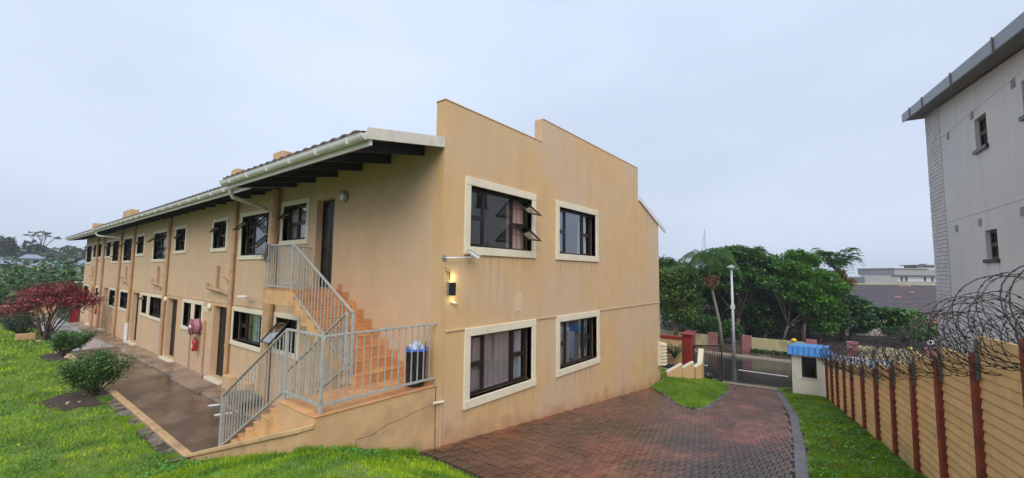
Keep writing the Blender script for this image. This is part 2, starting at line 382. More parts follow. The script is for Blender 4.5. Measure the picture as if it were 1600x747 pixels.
def inst(mesh_ob, parent, loc, rotz=0, sc=(1, 1, 1)):   # copy of a piece sharing its mesh; loc in world
    o = mesh_ob.copy(); COL.objects.link(o); o.parent = parent
    o.location = Vector(loc)-(WL[parent.name] if parent else Vector()); o.rotation_euler = (0, 0, rotz); o.scale = sc
    WL[o.name] = Vector(loc)
    return o

class F:                                               # a wall frame: u along, v up, w outward
    def __init__(s, o, u, n): s.o, s.u, s.n = Vector(o), Vector(u), Vector(n)
    def p(s, u, v, w=0): return s.o+s.u*u+Vector((0, 0, 1))*v+s.n*w
    def box(s, mb, u0, u1, v0, v1, w0, w1):
        P = s.p
        return mb.hexa([P(u0, v0, w0), P(u1, v0, w0), P(u1, v0, w1), P(u0, v0, w1), P(u0, v1, w0), P(u1, v1, w0), P(u1, v1, w1), P(u0, v1, w1)])

def wall_mesh(fr, u0, u1, v0, v1, holes, th=0.22, top=None):
    """solid wall with real openings; holes = (u0,u1,v0,v1); top(u) clips whole cells"""
    us = sorted(set([u0, u1]+[h[0] for h in holes]+[h[1] for h in holes]+([7.91, 13.6] if top else [])))
    vs = sorted(set([v0, v1]+[h[2] for h in holes]+[h[3] for h in holes]+([3.0, 2.62] if top else [])))
    us = [u for u in us if u0 <= u <= u1]; vs = [v for v in vs if v0 <= v <= v1]
    def solid(i, j):
        if i < 0 or j < 0 or i >= len(us)-1 or j >= len(vs)-1: return False
        cu, cv = (us[i]+us[i+1])/2, (vs[j]+vs[j+1])/2
        if any(h[0] < cu < h[1] and h[2] < cv < h[3] for h in holes): return False
        return not (top and cv > top(cu))
    mb = MB(); P = fr.p
    for i in range(len(us)-1):
        for j in range(len(vs)-1):
            if not solid(i, j): continue
            a, b, c, d = us[i], us[i+1], vs[j], vs[j+1]
            mb.add([P(a, c), P(b, c), P(b, d), P(a, d)], [(0, 1, 2, 3)])
            mb.add([P(a, c, -th), P(b, c, -th), P(b, d, -th), P(a, d, -th)], [(3, 2, 1, 0)])
            for (ii, jj, q) in ((i-1, j, (a, c, a, d)), (i+1, j, (b, c, b, d)), (i, j-1, (a, c, b, c)), (i, j+1, (a, d, b, d))):
                if not solid(ii, jj):
                    mb.add([P(q[0], q[1]), P(q[2], q[3]), P(q[2], q[3], -th), P(q[0], q[1], -th)], [(0, 1, 2, 3)])
    bm_v = {}
    nv, remap = [], []
    for v in mb.v:
        k = (round(v[0], 4), round(v[1], 4), round(v[2], 4))
        if k not in bm_v: bm_v[k] = len(nv); nv.append(v)
        remap.append(bm_v[k])
    mb.v = nv; mb.f = [tuple(remap[i] for i in f) for f in mb.f]
    return mb

# ------------------------------------------------------------------ leaf clouds (many small leaf faces)
def leaf_mesh(name, pts, size, mats, parent=None, loc=None, flat=0.5, midx=None, aspect=0.55, droop=0.0, seed=1, **kw):
    r_ = np.random.RandomState(seed); n = len(pts)
    org = np.array(WL[parent.name] if parent else (loc if loc is not None else (0, 0, 0)))
    nrm = r_.normal(size=(n, 3)); nrm[:, 2] = np.abs(nrm[:, 2])+flat; nrm /= np.linalg.norm(nrm, axis=1)[:, None]
    a = r_.normal(size=(n, 3)); a[:, 2] -= droop; a -= nrm*(a*nrm).sum(1)[:, None]; a /= np.linalg.norm(a, axis=1)[:, None]+1e-9
    b = np.cross(nrm, a)
    sz = (size*(0.6+0.8*r_.rand(n)))[:, None] if np.isscalar(size) else (size*(0.6+0.8*r_.rand(n)))[:, None]
    p = pts-org
    fold = nrm*sz*0.12
    V = np.stack([p-a*sz*0.5, p+b*sz*aspect*0.5+fold, p+a*sz*0.5, p-b*sz*aspect*0.5+fold], axis=1).reshape(-1, 3)
    me = bpy.data.meshes.new(name)
    me.vertices.add(4*n); me.vertices.foreach_set('co', V.ravel())
    me.loops.add(4*n); me.loops.foreach_set('vertex_index', np.arange(4*n, dtype=np.int32))
    me.polygons.add(n); me.polygons.foreach_set('loop_start', np.arange(0, 4*n, 4, dtype=np.int32))
    me.polygons.foreach_set('loop_total', np.full(n, 4, dtype=np.int32))
    for mn in mats: me.materials.append(MATS[mn])
    if midx is None and len(mats) > 1: midx = r_.randint(0, len(mats), n)
    if midx is not None: me.polygons.foreach_set('material_index', midx.astype(np.int32))
    me.update(calc_edges=True); me.validate()
    o = bpy.data.objects.new(name, me); COL.objects.link(o)
    if parent: o.parent = parent
    else: o.location = org
    WL[o.name] = Vector(org)
    return props(o, **kw)

def blob_pts(blobs, per, r_, shell=0.35):
    """points in clumps spread through ellipsoids: blobs = (cx,cy,cz,rx,ry,rz)"""
    out = []
    for (cx, cy, cz, rx, ry, rz) in blobs:
        k = max(5, int(per/26))
        d = r_.normal(size=(k, 3)); d /= np.linalg.norm(d, axis=1)[:, None]
        cl = d*(shell+(1-shell)*r_.rand(k))[:, None]
        idx = r_.randint(0, k, per)
        q = cl[idx]+r_.normal(size=(per, 3))*0.15
        out.append(q*np.array([rx, ry, rz])+np.array([cx, cy, cz]))
    return np.concatenate(out)

def tree(name, base, blobs, per, size, mats, label, group=None, trunk_r=0.16, cat='tree', seed=1, flat=0.5, split=0.35, bark='bark', droop=0.0, aspect=0.55):
    t = thing(name, base, label, cat, group)
    r_ = np.random.RandomState(seed); rr = random.Random(seed)
    b = Vector(base); mb = MB()
    cen = Vector((sum(q[0] for q in blobs)/len(blobs), sum(q[1] for q in blobs)/len(blobs), sum(q[2] for q in blobs)/len(blobs)))
    fork = b+(cen-b)*split
    mb.tube([b, b+(fork-b)*0.5+Vector((rr.uniform(-.1, .1), rr.uniform(-.1, .1), 0)), fork], trunk_r, 8, r2=trunk_r*0.75)
    for q in blobs:
        c = Vector(q[:3]); mid = fork+(c-fork)*0.5+Vector((rr.uniform(-.15, .15), rr.uniform(-.15, .15), rr.uniform(0, .2)))*(c-fork).length*0.5
        mb.tube([fork, mid, c], trunk_r*0.5, 6, r2=trunk_r*0.14)
        for _ in range(3):
            e = c+Vector((rr.uniform(-1, 1)*q[3], rr.uniform(-1, 1)*q[4], rr.uniform(-.3, 1)*q[5]))*0.75
            mb.tube([mid, mid+(e-mid)*0.6+Vector((0, 0, .1)), e], trunk_r*0.2, 4, r2=trunk_r*0.06)
    mb.build('trunk', bark, t, smooth=True, recalc=False)
    pts = blob_pts(blobs, per, r_)
    leaf_mesh('crown', pts, size, mats, t, flat=flat, seed=seed, droop=droop, aspect=aspect)
    return t

# ================================================================== GROUND
def lerp(pts, x):
    if x <= pts[0][0]: return pts[0][1]
    for (a, b), (c, d) in zip(pts, pts[1:]):
        if x <= c: return b+(d-b)*(x-a)/(c-a)
    return pts[-1][1]
LP = [(-8, -1.45), (0, -1.65), (3.5, -1.92), (4.82, -2.07), (6.5, -2.56), (9.1, -3.36), (9.8, -3.45), (52, -3.95)]
def drive_z(x):
    return -2.86-0.1*(x-4.97) if x < 18.6 else -4.223-0.2*(x-18.6)
def hsh(x, y): return 0.018*math.sin(x*2.3+y*1.1)+0.014*math.sin(y*3.1-x*1.7)
def lawn_z(x, y):
    b = lerp(LP, y)
    if x > 2.6:
        k = min(1, (x-2.6)/1.85); b = b+(-2.84-b)*k
    return b+hsh(x, y)*(1 if 0.3 < abs(x-2.6) else 0.2)
def sheet(name, xs, ys, zf, m, keep=None, th=None, **kw):
    mb = MB(); nx, ny = len(xs), len(ys)
    vs = [(x, y, zf(x, y)) for y in ys for x in xs]
    fs = [(j*nx+i, j*nx+i+1, (j+1)*nx+i+1, (j+1)*nx+i) for j in range(ny-1) for i in range(nx-1)
          if keep is None or keep((xs[i]+xs[i+1])/2, (ys[j]+ys[j+1])/2)]
    mb.add(vs, fs)
    return mb.build(name, m, None, loc=(0, 0, 0), smooth=True, recalc=False, kind='structure', **kw)
def rng(a, b, st): n = int(round((b-a)/st)); return [a+(b-a)*i/n for i in range(n+1)]
def hill_z(x, y):
    z = -6.0
    if y > 60: z += 8.5*min(1, max(0, (y-95)/130))**1.1*(1 if x < 60 else max(0, 1-(x-60)/60))
    return z-0.02*max(0, x-60)*0
sheet('ground', rng(-300, 900, 20), rng(-500, 700, 20), hill_z, 'terrain')
sheet('lawn', rng(-14, 2.6, 0.4)+[2.75, 2.9]+rng(3.0, 4.47, 0.21), rng(-8, 4.9, 0.43)+[5.15, 5.4]+rng(5.6, 52, 0.58), lawn_z, 'lawn_soil',
      keep=lambda x, y: x < 2.6 or y < 5.4)
sheet('edge_strip', [2.38, 2.5, 2.62], rng(9.4, 20, .4), lambda x, y: lawn_z(min(x, 2.55), y)+.03+.01*math.sin(y*7)*(x < 2.5), 'edge_dirt')
wz = lambda y: -3.44-0.009*(y-9.6)
sheet('walkway', [2.7, 3.4, 4.28], rng(5.5, 26.5, 3), lambda x, y: wz(y), 'wet_concrete')
sheet('path', [2.75, 3.4, 4.28], rng(26.5, 50, 3.3), lambda x, y: wz(y)-0.004, 'path_concrete')
apron = MB()                                                       # raised pale apron along the wall
for k, y in enumerate(rng(9.0, 41.4, 2.7)[:-1]):
    y1 = y+2.68; a, b = wz(y), wz(y1)
    w = 4.25-0.06*(k % 3)
    apron.hexa([(w, y, a-.1), (4.9, y, a-.1), (4.9, y1, b-.1), (w, y1, b-.1), (w, y, a+.045), (4.9, y, a+.06), (4.9, y1, b+.06), (w, y1, b+.045)])
apron.build('pavement', 'pale_concrete', None, kind='structure', bevel=0.008)

# kerb beside the walkway: separate precast lengths, parts of one kerb
kerb = thing('kerb', (2.68, 17, -3.4), 'long cream painted kerb edging the wet walkway beside the lawn', 'kerb')
y = 9.55
while y < 27:
    L_ = 1.0 + (y > 18)*0.4; x = 2.60; a = wz(y)+0.12; b = wz(y+L_)+0.12
    MB().hexa([(x, y+.003, a-.4), (x+.14, y+.003, a-.4), (x+.14, y+L_-.003, b-.4), (x, y+L_-.003, b-.4), (x, y+.003, a-.05), (x+.14, y+.003, a-.05), (x+.14, y+L_-.003, b-.05), (x, y+L_-.003, b-.05)]
              ).build('kerb_block', 'kerb_paint', kerb, bevel=0.015)
    y += L_

# ------------------------------------------------------------------ driveway
OUT = [(3.4, 0.15), (6.5, .40), (8.88, 0.64), (10.62, 0.8), (13.78, 1.16), (15.38, 1.44), (17.73, 1.90), (19.0, 2.15)]
INN = [(3.4, 0.35), (6.5, .60), (8.69, 0.83), (11.27, 1.04), (13.01, 1.29), (15.1, 1.60), (17.32, 2.02), (19.0, 2.3)]
ISL = [(14.5, 5.40), (13.5, 4.55), (12.42, 3.83), (12.15, 3.33), (13.05, 3.23), (14.7, 3.31), (17.27, 3.5), (18.31, 3.86)]
def in_poly(x, y, P):
    c = False; n = len(P)
    for i in range(n):
        (a, b), (d, e) = P[i], P[(i+1) % n]
        if (b > y) != (e > y) and x < (d-a)*(y-b)/(e-b)+a: c = not c
    return c
ISLP = ISL+[(18.31, 9.5), (15.52, 9.5), (15.52, 5.2)]
def on_drive(x, y):
    return y > lerp(INN, x) and y < (5.37 if x < 15.5 else 9) and x > (4.45 if y < 5.4 else 4.9) and not in_poly(x, y, ISLP) and x < 18.6
drive = sheet('driveway', rng(4.3, 18.6, 0.65), rng(0, 5.375, 0.25), lambda x, y: drive_z(x)-0.012, 'joint_dirt', keep=lambda x, y: y > lerp(OUT, x)-.2)
# joints show 8-10 mm deep between the pavers
def paver_shape(mb, cx, cy, lx, ly, z, sl, ang=0, h=0.012):
    c, s_ = math.cos(ang), math.sin(ang); b = 0.006
    P = []
    for (zz, ins) in ((z-h-.02, 0), (z-0.004, 0), (z, b)):
        for (a, d) in ((-1, -1), (1, -1), (1, 1), (-1, 1)):
            u, v = a*(lx/2-ins), d*(ly/2-ins); X_, Y_ = cx+u*c-v*s_, cy+u*s_+v*c
            P.append((X_, Y_, zz+sl*(X_-cx)))
    mb.add(P, [(8, 9, 10, 11)]+[(i, (i+1) % 4, 4+(i+1) % 4, 4+i) for i in range(4)]+[(4+i, 4+(i+1) % 4, 8+(i+1) % 4, 8+i) for i in range(4)])
cells = []
px_, py_ = 0.215, 0.108
for j in range(0, 60):
    for i in range(0, 68):
        xx = 4.45+i*px_; yy = 0.1+(j+0.5*(i % 2))*py_
        if on_drive(xx, yy): cells.append((xx, yy))
def fdist(c): return math.hypot(c[0], c[1])
def seen(c):                                           # pavers inside the photo's lower edge
    d = Vector((c[0], c[1], drive_z(c[0]))); f_ = d.dot(fwd)
    return f_ > 0 and abs(d.dot(up2))/f_ < 373.5/661+0.01 and abs(d.dot(rt2))/f_ < 800/661
near = sorted([c for c in cells if seen(c)], key=fdist)[:290]
ns = set(near)
m0 = MB(); paver_shape(m0, 0, 0, px_-.010, py_-.010, 0, -0.1)
pv = m0.build('paver', 'paver_red_piece', drive, recalc=False); pv.location = (near[0][0], near[0][1], drive_z(near[0][0]))
WL[pv.name] = Vector(pv.location)
for c in near[1:]:
    o = inst(pv, drive, (c[0]+rnd.uniform(-.002, .002), c[1]+rnd.uniform(-.002, .002), drive_z(c[0])+rnd.uniform(-.003, .003)), rnd.uniform(-.012, .012))
pb = MB()
for c in cells:
    if c in ns: continue
    paver_shape(pb, c[0], c[1], px_-.010, py_-.010, drive_z(c[0])+rnd.uniform(-.003, .003), -0.1, rnd.uniform(-.012, .012))
pb.build('pavers', 'paver_red', drive, recalc=False, kind='stuff')
# dark border stones on the right edge
s0 = MB(); paver_shape(s0, 0, 0, 0.29, 0.19, 0, -0.1)
bs = None
x = 6.6
while x < 18.4:
    a = lerp(OUT, x)+0.09; b2 = lerp(OUT, x+.3)+0.09
    ang = math.atan2(b2-a, .3); P = (x+.15, (a+b2)/2, drive_z(x+.15)+.006)
    if bs is None:
        bs = s0.build('border_paver', 'paver_grey', drive, recalc=False); bs.location = P; WL[bs.name] = Vector(P); bs.rotation_euler = (0, 0, ang)
    else: inst(bs, drive, P, ang)
    x += .3*math.cos(ang)
# border stones round the grass island
for k in range(len(ISL)-1):
    (a, b), (c, d) = ISL[k], ISL[k+1]
    if k in (0,): continue
    n_ = max(1, int(math.hypot(c-a, d-b)/.3)); ang = math.atan2(d-b, c-a)
    for i in range(n_):
        t_ = (i+.5)/n_; X_, Y_ = a+(c-a)*t_, b+(d-b)*t_
        inst(bs, drive, (X_, Y_-.02, drive_z(X_)+.008), ang, (min(1, math.hypot(c-a, d-b)/n_/.3), .75, 1))
# island, right verge, crossover and road
def isl_z(x, y):
    e = 9
    for k in range(len(ISL)-1):
        (a, b), (c, d) = ISL[k], ISL[k+1]
        t_ = max(0, min(1, ((x-a)*(c-a)+(y-b)*(d-b))/((c-a)**2+(d-b)**2))); e = min(e, math.hypot(x-a-(c-a)*t_, y-b-(d-b)*t_))
    return drive_z(min(x, 18.6))+0.01+0.22*min(1, e/0.9)+0.01*math.sin(x*4+y*3)
sheet('grass_island', rng(12, 18.6, .12), rng(3.1, 9.5, .12), isl_z, 'lawn_soil', keep=lambda x, y: in_poly(x, y, ISLP))
FD = Vector((0.982, 0.187, 0)); FN = Vector((-0.187, 0.982, 0))
def fence_y(x): return -0.84+0.19043*(x-9.95)
def verge_z(x, y):
    k = (lerp(OUT, x)-y)
    return drive_z(min(x, 18.6))+0.02+0.09*max(0, min(1, k/.8))+0.01*math.sin(5*x+3*y) - (0.06 if k < 0 else 0)
sheet('verge', rng(3.5, 19.2, .16), rng(-4, 2.4, .16), verge_z, 'lawn_soil', keep=lambda x, y: y < lerp(OUT, x)+.06 and y > fence_y(x)-.12)
sheet('neighbour_yard', rng(-2, 32.5, 1.5), rng(-30, 1.5, 1.5), lambda x, y: -4.05-0.02*x, 'yard_paving', keep=lambda x, y: y < fence_y(x)-.1)
sheet('crossover', [18.55, 19.2, 20, 24.15], [-2, 0, 2, 4, 6.4], lambda x, y: -4.22-0.2*(x-18.6)+.0 if x < 24 else -5.3, 'wet_concrete')
sheet('road', [24.1, 26, 28, 31.4], rng(-60, 90, 10), lambda x, y: -5.30, 'asphalt')
sheet('pavement', [31.4, 33.2], rng(-60, 90, 10), lambda x, y: -5.17, 'wet_concrete')
sheet('street_garden', rng(33.0, 62, 3), rng(-60, 90, 6), lambda x, y: -5.32, 'bare_soil')
sheet('verge', [15.5, 18.6, 22.7], rng(9.4, 60, 5), lambda x, y: -4.2, 'lawn_soil')
for i, (a, b) in enumerate([(6.6, 9.4), (2.65, 5.0), (-1.4, 1.2)]):
    MB().box(26.99, a, -5.3, 27.11, b, -5.294).build('road_marking', 'road_paint', None, kind='structure')
MB().box(31.3, -60, -5.4, 31.45, 90, -5.155).build('street_kerb', 'stone_pale', None, kind='structure')
MB().box(23.95, 6.3, -5.4, 24.15, 60, -5.17).build('street_kerb', 'stone_pale', None, kind='structure')

# ------------------------------------------------------------------ grass (uncountable blades)
def blades(name, P, h, w, matname='grass_blade', lean=0.5, seed=3, **kw):
    r_ = np.random.RandomState(seed); n = len(P)
    th = r_.rand(n)*2*np.pi; l = lean*h*r_.normal(size=n)*.8; ph = r_.rand(n)*2*np.pi
    hh = h*(0.5+0.9*r_.rand(n))
    s_ = np.stack([np.cos(th)*w/2, np.sin(th)*w/2, np.zeros(n)], 1)
    tip = P+np.stack([np.cos(ph)*l, np.sin(ph)*l, hh], 1)
    V = np.stack([P-s_, P+s_, tip], 1).reshape(-1, 3)
    me = bpy.data.meshes.new(name)
    me.vertices.add(3*n); me.vertices.foreach_set('co', V.ravel())
    me.loops.add(3*n); me.loops.foreach_set('vertex_index', np.arange(3*n, dtype=np.int32))
    me.polygons.add(n); me.polygons.foreach_set('loop_start', np.arange(0, 3*n, 3, dtype=np.int32)); me.polygons.foreach_set('loop_total', np.full(n, 3, dtype=np.int32))
    me.materials.append(MATS[matname]); me.update(calc_edges=True)
    o = bpy.data.objects.new(name, me); COL.objects.link(o); WL[o.name] = Vector()
    return props(o, kind='stuff', **kw)
def vn(x, y): return 0.5+0.25*np.sin(1.9*x+1.3*y+1)+0.25*np.sin(3.7*y-2.9*x)*np.sin(1.1*x+5.2*y)
def lawn_points(n):
    r_ = np.random.RandomState(5)
    r = 2.4*np.exp(r_.rand(n)*math.log(48/2.4)); t = R(-8)+(R(98)-R(-8))*r_.rand(n)
    x, y = r*np.cos(t), r*np.sin(t)
    k = (x > -1.5) & ~((x > 2.46+.05*np.sin(y*5)+.04*np.sin(y*11)) & (y > 9.5) & (y < 19)) & (y < 50) & (y > .3) & (((x < 2.58)) | ((y < 5.34) & (x < 4.5))) & ~((((x-2.0)/.62)**2+((y-16.2)/1.15)**2) < 1) & ~((((x-2.35)/.45)**2+((y-25.4)/1.3)**2) < 1)
    x, y = x[k], y[k]
    z = np.array([lawn_z(a, b) for a, b in zip(x, y)])
    return np.stack([x, y, z-.005], 1), r[k]
P, rr_ = lawn_points(430000)
lumps = vn(P[:, 0], P[:, 1])
blades('grass', P, (0.022+0.0030*rr_)*(0.65+0.7*lumps), 0.0050+0.0016*rr_, lean=0.9,
       label='short bright green grass covering the sloping lawn left of the building', cat='grass')
def strip_points(n, x0, x1, y0, y1, keep, zf, seed):
    r_ = np.random.RandomState(seed)
    x = x0*np.exp(r_.rand(n)*math.log(x1/x0)); y = y0+(y1-y0)*r_.rand(n)
    k = np.array([keep(a, b) for a, b in zip(x, y)]); x, y = x[k], y[k]
    return np.stack([x, y, np.array([zf(a, b) for a, b in zip(x, y)])-.005], 1)
P2 = strip_points(9000, 2.3, 2.56, 9.6, 19, lambda x, y: math.sin(y*2.1)+math.sin(y*5.3)*.7 > .2+(x-2.3)*3, lambda x, y: lawn_z(x, y)+.02, 14)
blades('grass', P2, 0.06, 0.012, lean=0.9, seed=15, label='grass tufts growing over the dirt strip along the kerb', cat='grass')
P = strip_points(230000, 6.0, 19, -1.7, 2.3, lambda x, y: y < lerp(OUT, x)-.07+.05*math.sin(9*x)+.03*math.sin(23*x) and y > fence_y(x)+.04, verge_z, 8)
blades('grass', P, 0.055*(0.5+0.9*vn(P[:, 0]*1.5, P[:, 1]*1.5)), 0.013, lean=0.8, seed=4, label='green grass verge between the driveway and the slatted wall', cat='grass', matname='grass_verge')
P = strip_points(70000, 12, 18.6, 3.1, 9.4, lambda x, y: in_poly(x, y, ISLP), isl_z, 9)
blades('grass', P, 0.05*(0.5+0.9*vn(P[:, 0]*2, P[:, 1]*2)), 0.017, lean=0.9, seed=6, label='mounded grass island between the end of the building and the driveway', cat='grass', matname='grass_verge')
P = strip_points(5000, 2.55, 4.4, 5.22, 5.36, lambda x, y: True, lawn_z, 10)
blades('grass', P, 0.10*(0.4+0.9*vn(P[:, 0]*3, P[:, 1]*3)), 0.011, lean=0.7, seed=7, label='longer grass fringe at the foot of the platform wall', cat='grass')
P1 = strip_points(5000, 1.9, 2.56, 4.9, 9.4, lambda x, y: x > 2.48, lawn_z, 12)
blades('grass', P1, 0.075*(0.4+0.9*vn(P1[:, 0]*3, P1[:, 1]*3)), 0.011, lean=0.7, seed=9, label='long grass fringe growing along the sloping coping wall', cat='grass')
# broad leaved weeds on the verge and lawn
wp = []
for _ in range(330):
    x = rnd.uniform(6.5, 16); y = rnd.uniform(fence_y(x)+.15, lerp(OUT, x)-.12); n_ = rnd.randint(5, 11); s_ = .05
    for _k in range(n_): wp.append((x+rnd.gauss(0, s_), y+rnd.gauss(0, s_), verge_z(x, y)+.045+rnd.uniform(0, .04)))
for (cx, cy, s_, n_) in [(1.9, 7.9, .28, 220), (2.15, 9.3, .25, 180), (1.3, 13, .25, 90), (3.2, 4.9, .22, 160), (1.2, 5.2, .3, 60), (2.3, 17.6, .25, 160), (1.1, 20, .3, 60)]:
    for _k in range(n_):
        a_, b_ = cx+rnd.gauss(0, s_), cy+rnd.gauss(0, s_*1.2)
        if a_ > 2.55 and b_ > 5.3: continue
        wp.append((a_, b_, lawn_z(a_, b_)+rnd.uniform(.03, .09)))
leaf_mesh('weeds', np.array(wp), 0.055, ['weed_leaf'], flat=1.2, seed=3, kind='stuff', label='low broad leaved weeds scattered through the grass', cat='weeds')
fl = MB()
for _ in range(26):
    x = 6.8+rnd.random()**1.4*7; y = rnd.uniform(fence_y(x)+.2, lerp(OUT, x)-.15); z = verge_z(x, y)+.085
    fl.lathe((x, y, z), [(.004, -.004), (.014, 0), (.010, .006)], 6)
for _ in range(5):
    x = rnd.uniform(.5, 2.2); y = rnd.uniform(9, 22); z = lawn_z(x, y)+.1
    fl.lathe((x, y, z), [(.006, -.004), (.024, 0), (.014, .01)], 6)
fl.build('flowers', 'flower_yellow', None, recalc=False, kind='stuff', label='tiny yellow flowers dotted through the grass', cat='flowers')
for (cx, cy, rx, ry) in [(1.95, 16.3, .66, 1.2), (2.3, 25.4, .45, 1.3), (2.35, 32.5, .6, 1.6)]:
    mb = MB(); k = 22; vs = [(cx, cy, lawn_z(cx, cy)+.05)]
    for i in range(k):
        t_ = 2*math.pi*i/k; q = 1+.12*math.sin(5*t_)+.08*math.sin(9*t_+1); X_, Y_ = min(cx+rx*q*math.cos(t_), 2.585), cy+ry*q*math.sin(t_)
        vs.append((X_, Y_, lawn_z(X_, Y_)+.012))
    mb.add(vs, [(0, i+1, (i+1) % k+1) for i in range(k)]).build('soil_bed', 'bare_soil', None, smooth=True, recalc=False, kind='structure')

# ================================================================== APARTMENT BUILDING
B = thing('apartment_building', (4.9, 5.38, -3.44), 'long two storey tan apartment building with stepped parapet and cream window surrounds', 'building')
FE = F((0, 5.38, 0), (1, 0, 0), (0, -1, 0))            # end wall, u = x
FL = F((4.9, 0, 0), (0, 1, 0), (-1, 0, 0))             # long wall, u = y
YE = 42.7

def curtain(fr, parent, u0, u1, v0, v1, w, m):
    mb = MB(); n = max(6, int((u1-u0)/.035)); ph = rnd.random()*6
    vs = []
    for i in range(n+1):
        u = u0+(u1-u0)*i/n; a = 0.022*math.sin(u*38+ph)+0.012*math.sin(u*83+ph*2)
        for v in (v0, (v0+v1)/2, v1): vs.append(fr.p(u, v, w+a*(0.6+0.5*(v1-v)/(v1-v0))))
    mb.add(vs, [(3*i+k, 3*i+3+k, 3*i+4+k, 3*i+1+k) for i in range(n) for k in (0, 1)])
    return mb.build('curtain', m, parent, smooth=True, recalc=False)

def window(fr, parent, u0, u1, v0, v1, border=0.15, cols=(.27, .46, .27), split=(1, 0, 1), opened=(), curt=(), depth=0.13, mat_f='frame_brown', bars=0, ang=48, sur='cream_trim', proud=.028, gm='window_glass'):
    """outer size is that of the cream surround; the frame sits in the reveal; opened = {(col, row)} top hung sashes standing out"""
    a, b, c, d = u0+border, u1-border, v0+border, v1-border
    t = 0.045; w0, w1 = -depth-.05, -depth
    mb = MB()
    fr.box(mb, a, b, c, c+t, w0, w1); fr.box(mb, a, b, d-t, d, w0, w1)
    fr.box(mb, a, a+t, c+t, d-t, w0, w1); fr.box(mb, b-t, b, c+t, d-t, w0, w1)
    us = [a]; s_ = sum(cols)
    for q in cols: us.append(us[-1]+(b-a)*q/s_)
    for u in us[1:-1]: fr.box(mb, u-t/2, u+t/2, c+t, d-t, w0, w1)
    rects = []
    for i in range(len(cols)):
        ul = us[i]+(t if i == 0 else t/2); ur = us[i+1]-(t if i == len(cols)-1 else t/2)
        if split[i]:
            m_ = (c+d)/2+0.0*(d-c)
            fr.box(mb, ul, ur, m_-t/2, m_+t/2, w0, w1)
            rects += [((i, 1), ul, ur, m_+t/2, d-t), ((i, 0), ul, ur, c+t, m_-t/2)]
        else: rects.append(((i, 0), ul, ur, c+t, d-t))
    w_ = mb.build('window', mat_f, parent)
    for key, ul, ur, vl, vu in rects:
        if key in opened:
            sb = MB(); A = R(ang); h = vu-vl+.03; ct, st = math.cos(A), math.sin(A); e = .028
            def q(u, k, off): return fr.p(u, vu-k*ct-off*st, w1+.01+k*st-off*ct)
            def hb(ua, ub, ka, kb, th=.022): sb.hexa([q(ua, kb, 0), q(ub, kb, 0), q(ub, kb, -th), q(ua, kb, -th), q(ua, ka, 0), q(ub, ka, 0), q(ub, ka, -th), q(ua, ka, -th)])
            sb.use(mat_f); ua, ub = ul-.012, ur+.012
            hb(ua, ub, 0, e); hb(ua, ub, h-e, h); hb(ua, ua+e, e, h-e); hb(ub-e, ub, e, h-e)
            sb.use('sash_glass'); hb(ua+e, ub-e, e, h-e, .006)
            sb.build('sash', None, w_)
            st_ = MB(); st_.bar(fr.p(ul+.01, (vl+vu)/2+.05, w1), q(ul+.01, h*.75, 0), .012, .012); st_.build('stay', mat_f, w_)
        else:
            pb_ = MB()
            if split[key[0]]:
                e = .022
                for (x0, x1, y0, y1) in ((ul, ur, vl, vl+e), (ul, ur, vu-e, vu), (ul, ul+e, vl+e, vu-e), (ur-e, ur, vl+e, vu-e)):
                    fr.box(pb_.use(mat_f), x0, x1, y0, y1, w1-.03, w1+.012)
                fr.box(pb_.use(gm), ul+e, ur-e, vl+e, vu-e, w1-.02, w1-.014)
            else: fr.box(pb_.use(gm), ul, ur, vl, vu, w1-.03, w1-.024)
            pb_.build('pane', None, w_)
    if border:
        sb = MB(); k = 0.012
        fr.box(sb, u0, u1, v0, c, -depth, proud+.012)       # sill side a touch prouder
        fr.box(sb, u0, u1, d, v1, -.02, proud)
        fr.box(sb, u0, a, c, d, -depth, proud-.003); fr.box(sb, b, u1, c, d, -depth, proud-.003)
        fr.box(sb, a, b, d, d+.018, -depth, -.02)
        sb.build('surround', sur, w_, bevel=0.006)
    for cu in curt:
        curtain(fr, w_, a+(b-a)*cu[0], a+(b-a)*cu[1], c+.02, d-.02, w0-.045, cu[2])
    if bars:
        bb = MB()
        for i in range(1, bars): bb.tube([fr.p(a+(b-a)*i/bars, c+.02, w0-.03), fr.p(a+(b-a)*i/bars, d-.02, w0-.03)], .006, 4)
        for k in (.33, .66): bb.tube([fr.p(a+.02, c+(d-c)*k, w0-.03), fr.p(b-.02, c+(d-c)*k, w0-.03)], .006, 4)
        bb.build('burglar_bars', 'frame_brown', w_)
    return (a, b, c, d)
def op(u0, u1, v0, v1, b=.15): return (u0+b, u1-b, v0+b, v1-b)

EW = [(5.42, 7.65, .32, 1.75), (8.48, 10.66, .32, 1.75), (5.48, 7.68, -2.41, -1.0), (8.52, 10.71, -2.40, -1.0)]
def etop(u): return 3.0 if u < 7.91 else (3.55 if u < 13.6 else 1.74)
we = wall_mesh(FE, 4.9, 15.5, -4.6, 3.55, [op(*w) for w in EW]+[(15.49, 15.5, 1.74, 1.741)], .22, etop)
we.build('end_wall', 'end_plaster', B)
MB().prism([(6.92, 5.3785, -.78), (7.16, 5.3785, -.80), (7.20, 5.3785, -.62), (7.17, 5.3785, -.38), (7.02, 5.3785, -.36), (6.94, 5.3785, -.5)], (0, -.003, 0)).build('plaster_patch', 'plaster_patch', B)
MB().prism([(13.6, 5.38, 1.741), (15.5, 5.38, 1.741), (15.5, 5.38, 1.86), (13.6, 5.38, 2.50)], (0, .22, 0)).build('gable', 'tan_plaster', B)
mb = MB()
for (a, b) in ((5.02, 5.47), (7.69, 8.51), (10.72, 15.52)):
    mb = MB(); FE.box(mb, a, b, -1.02, -.985, 0, .024); mb.build('ledge', 'tan_plaster', B, bevel=.004)
mb = MB()
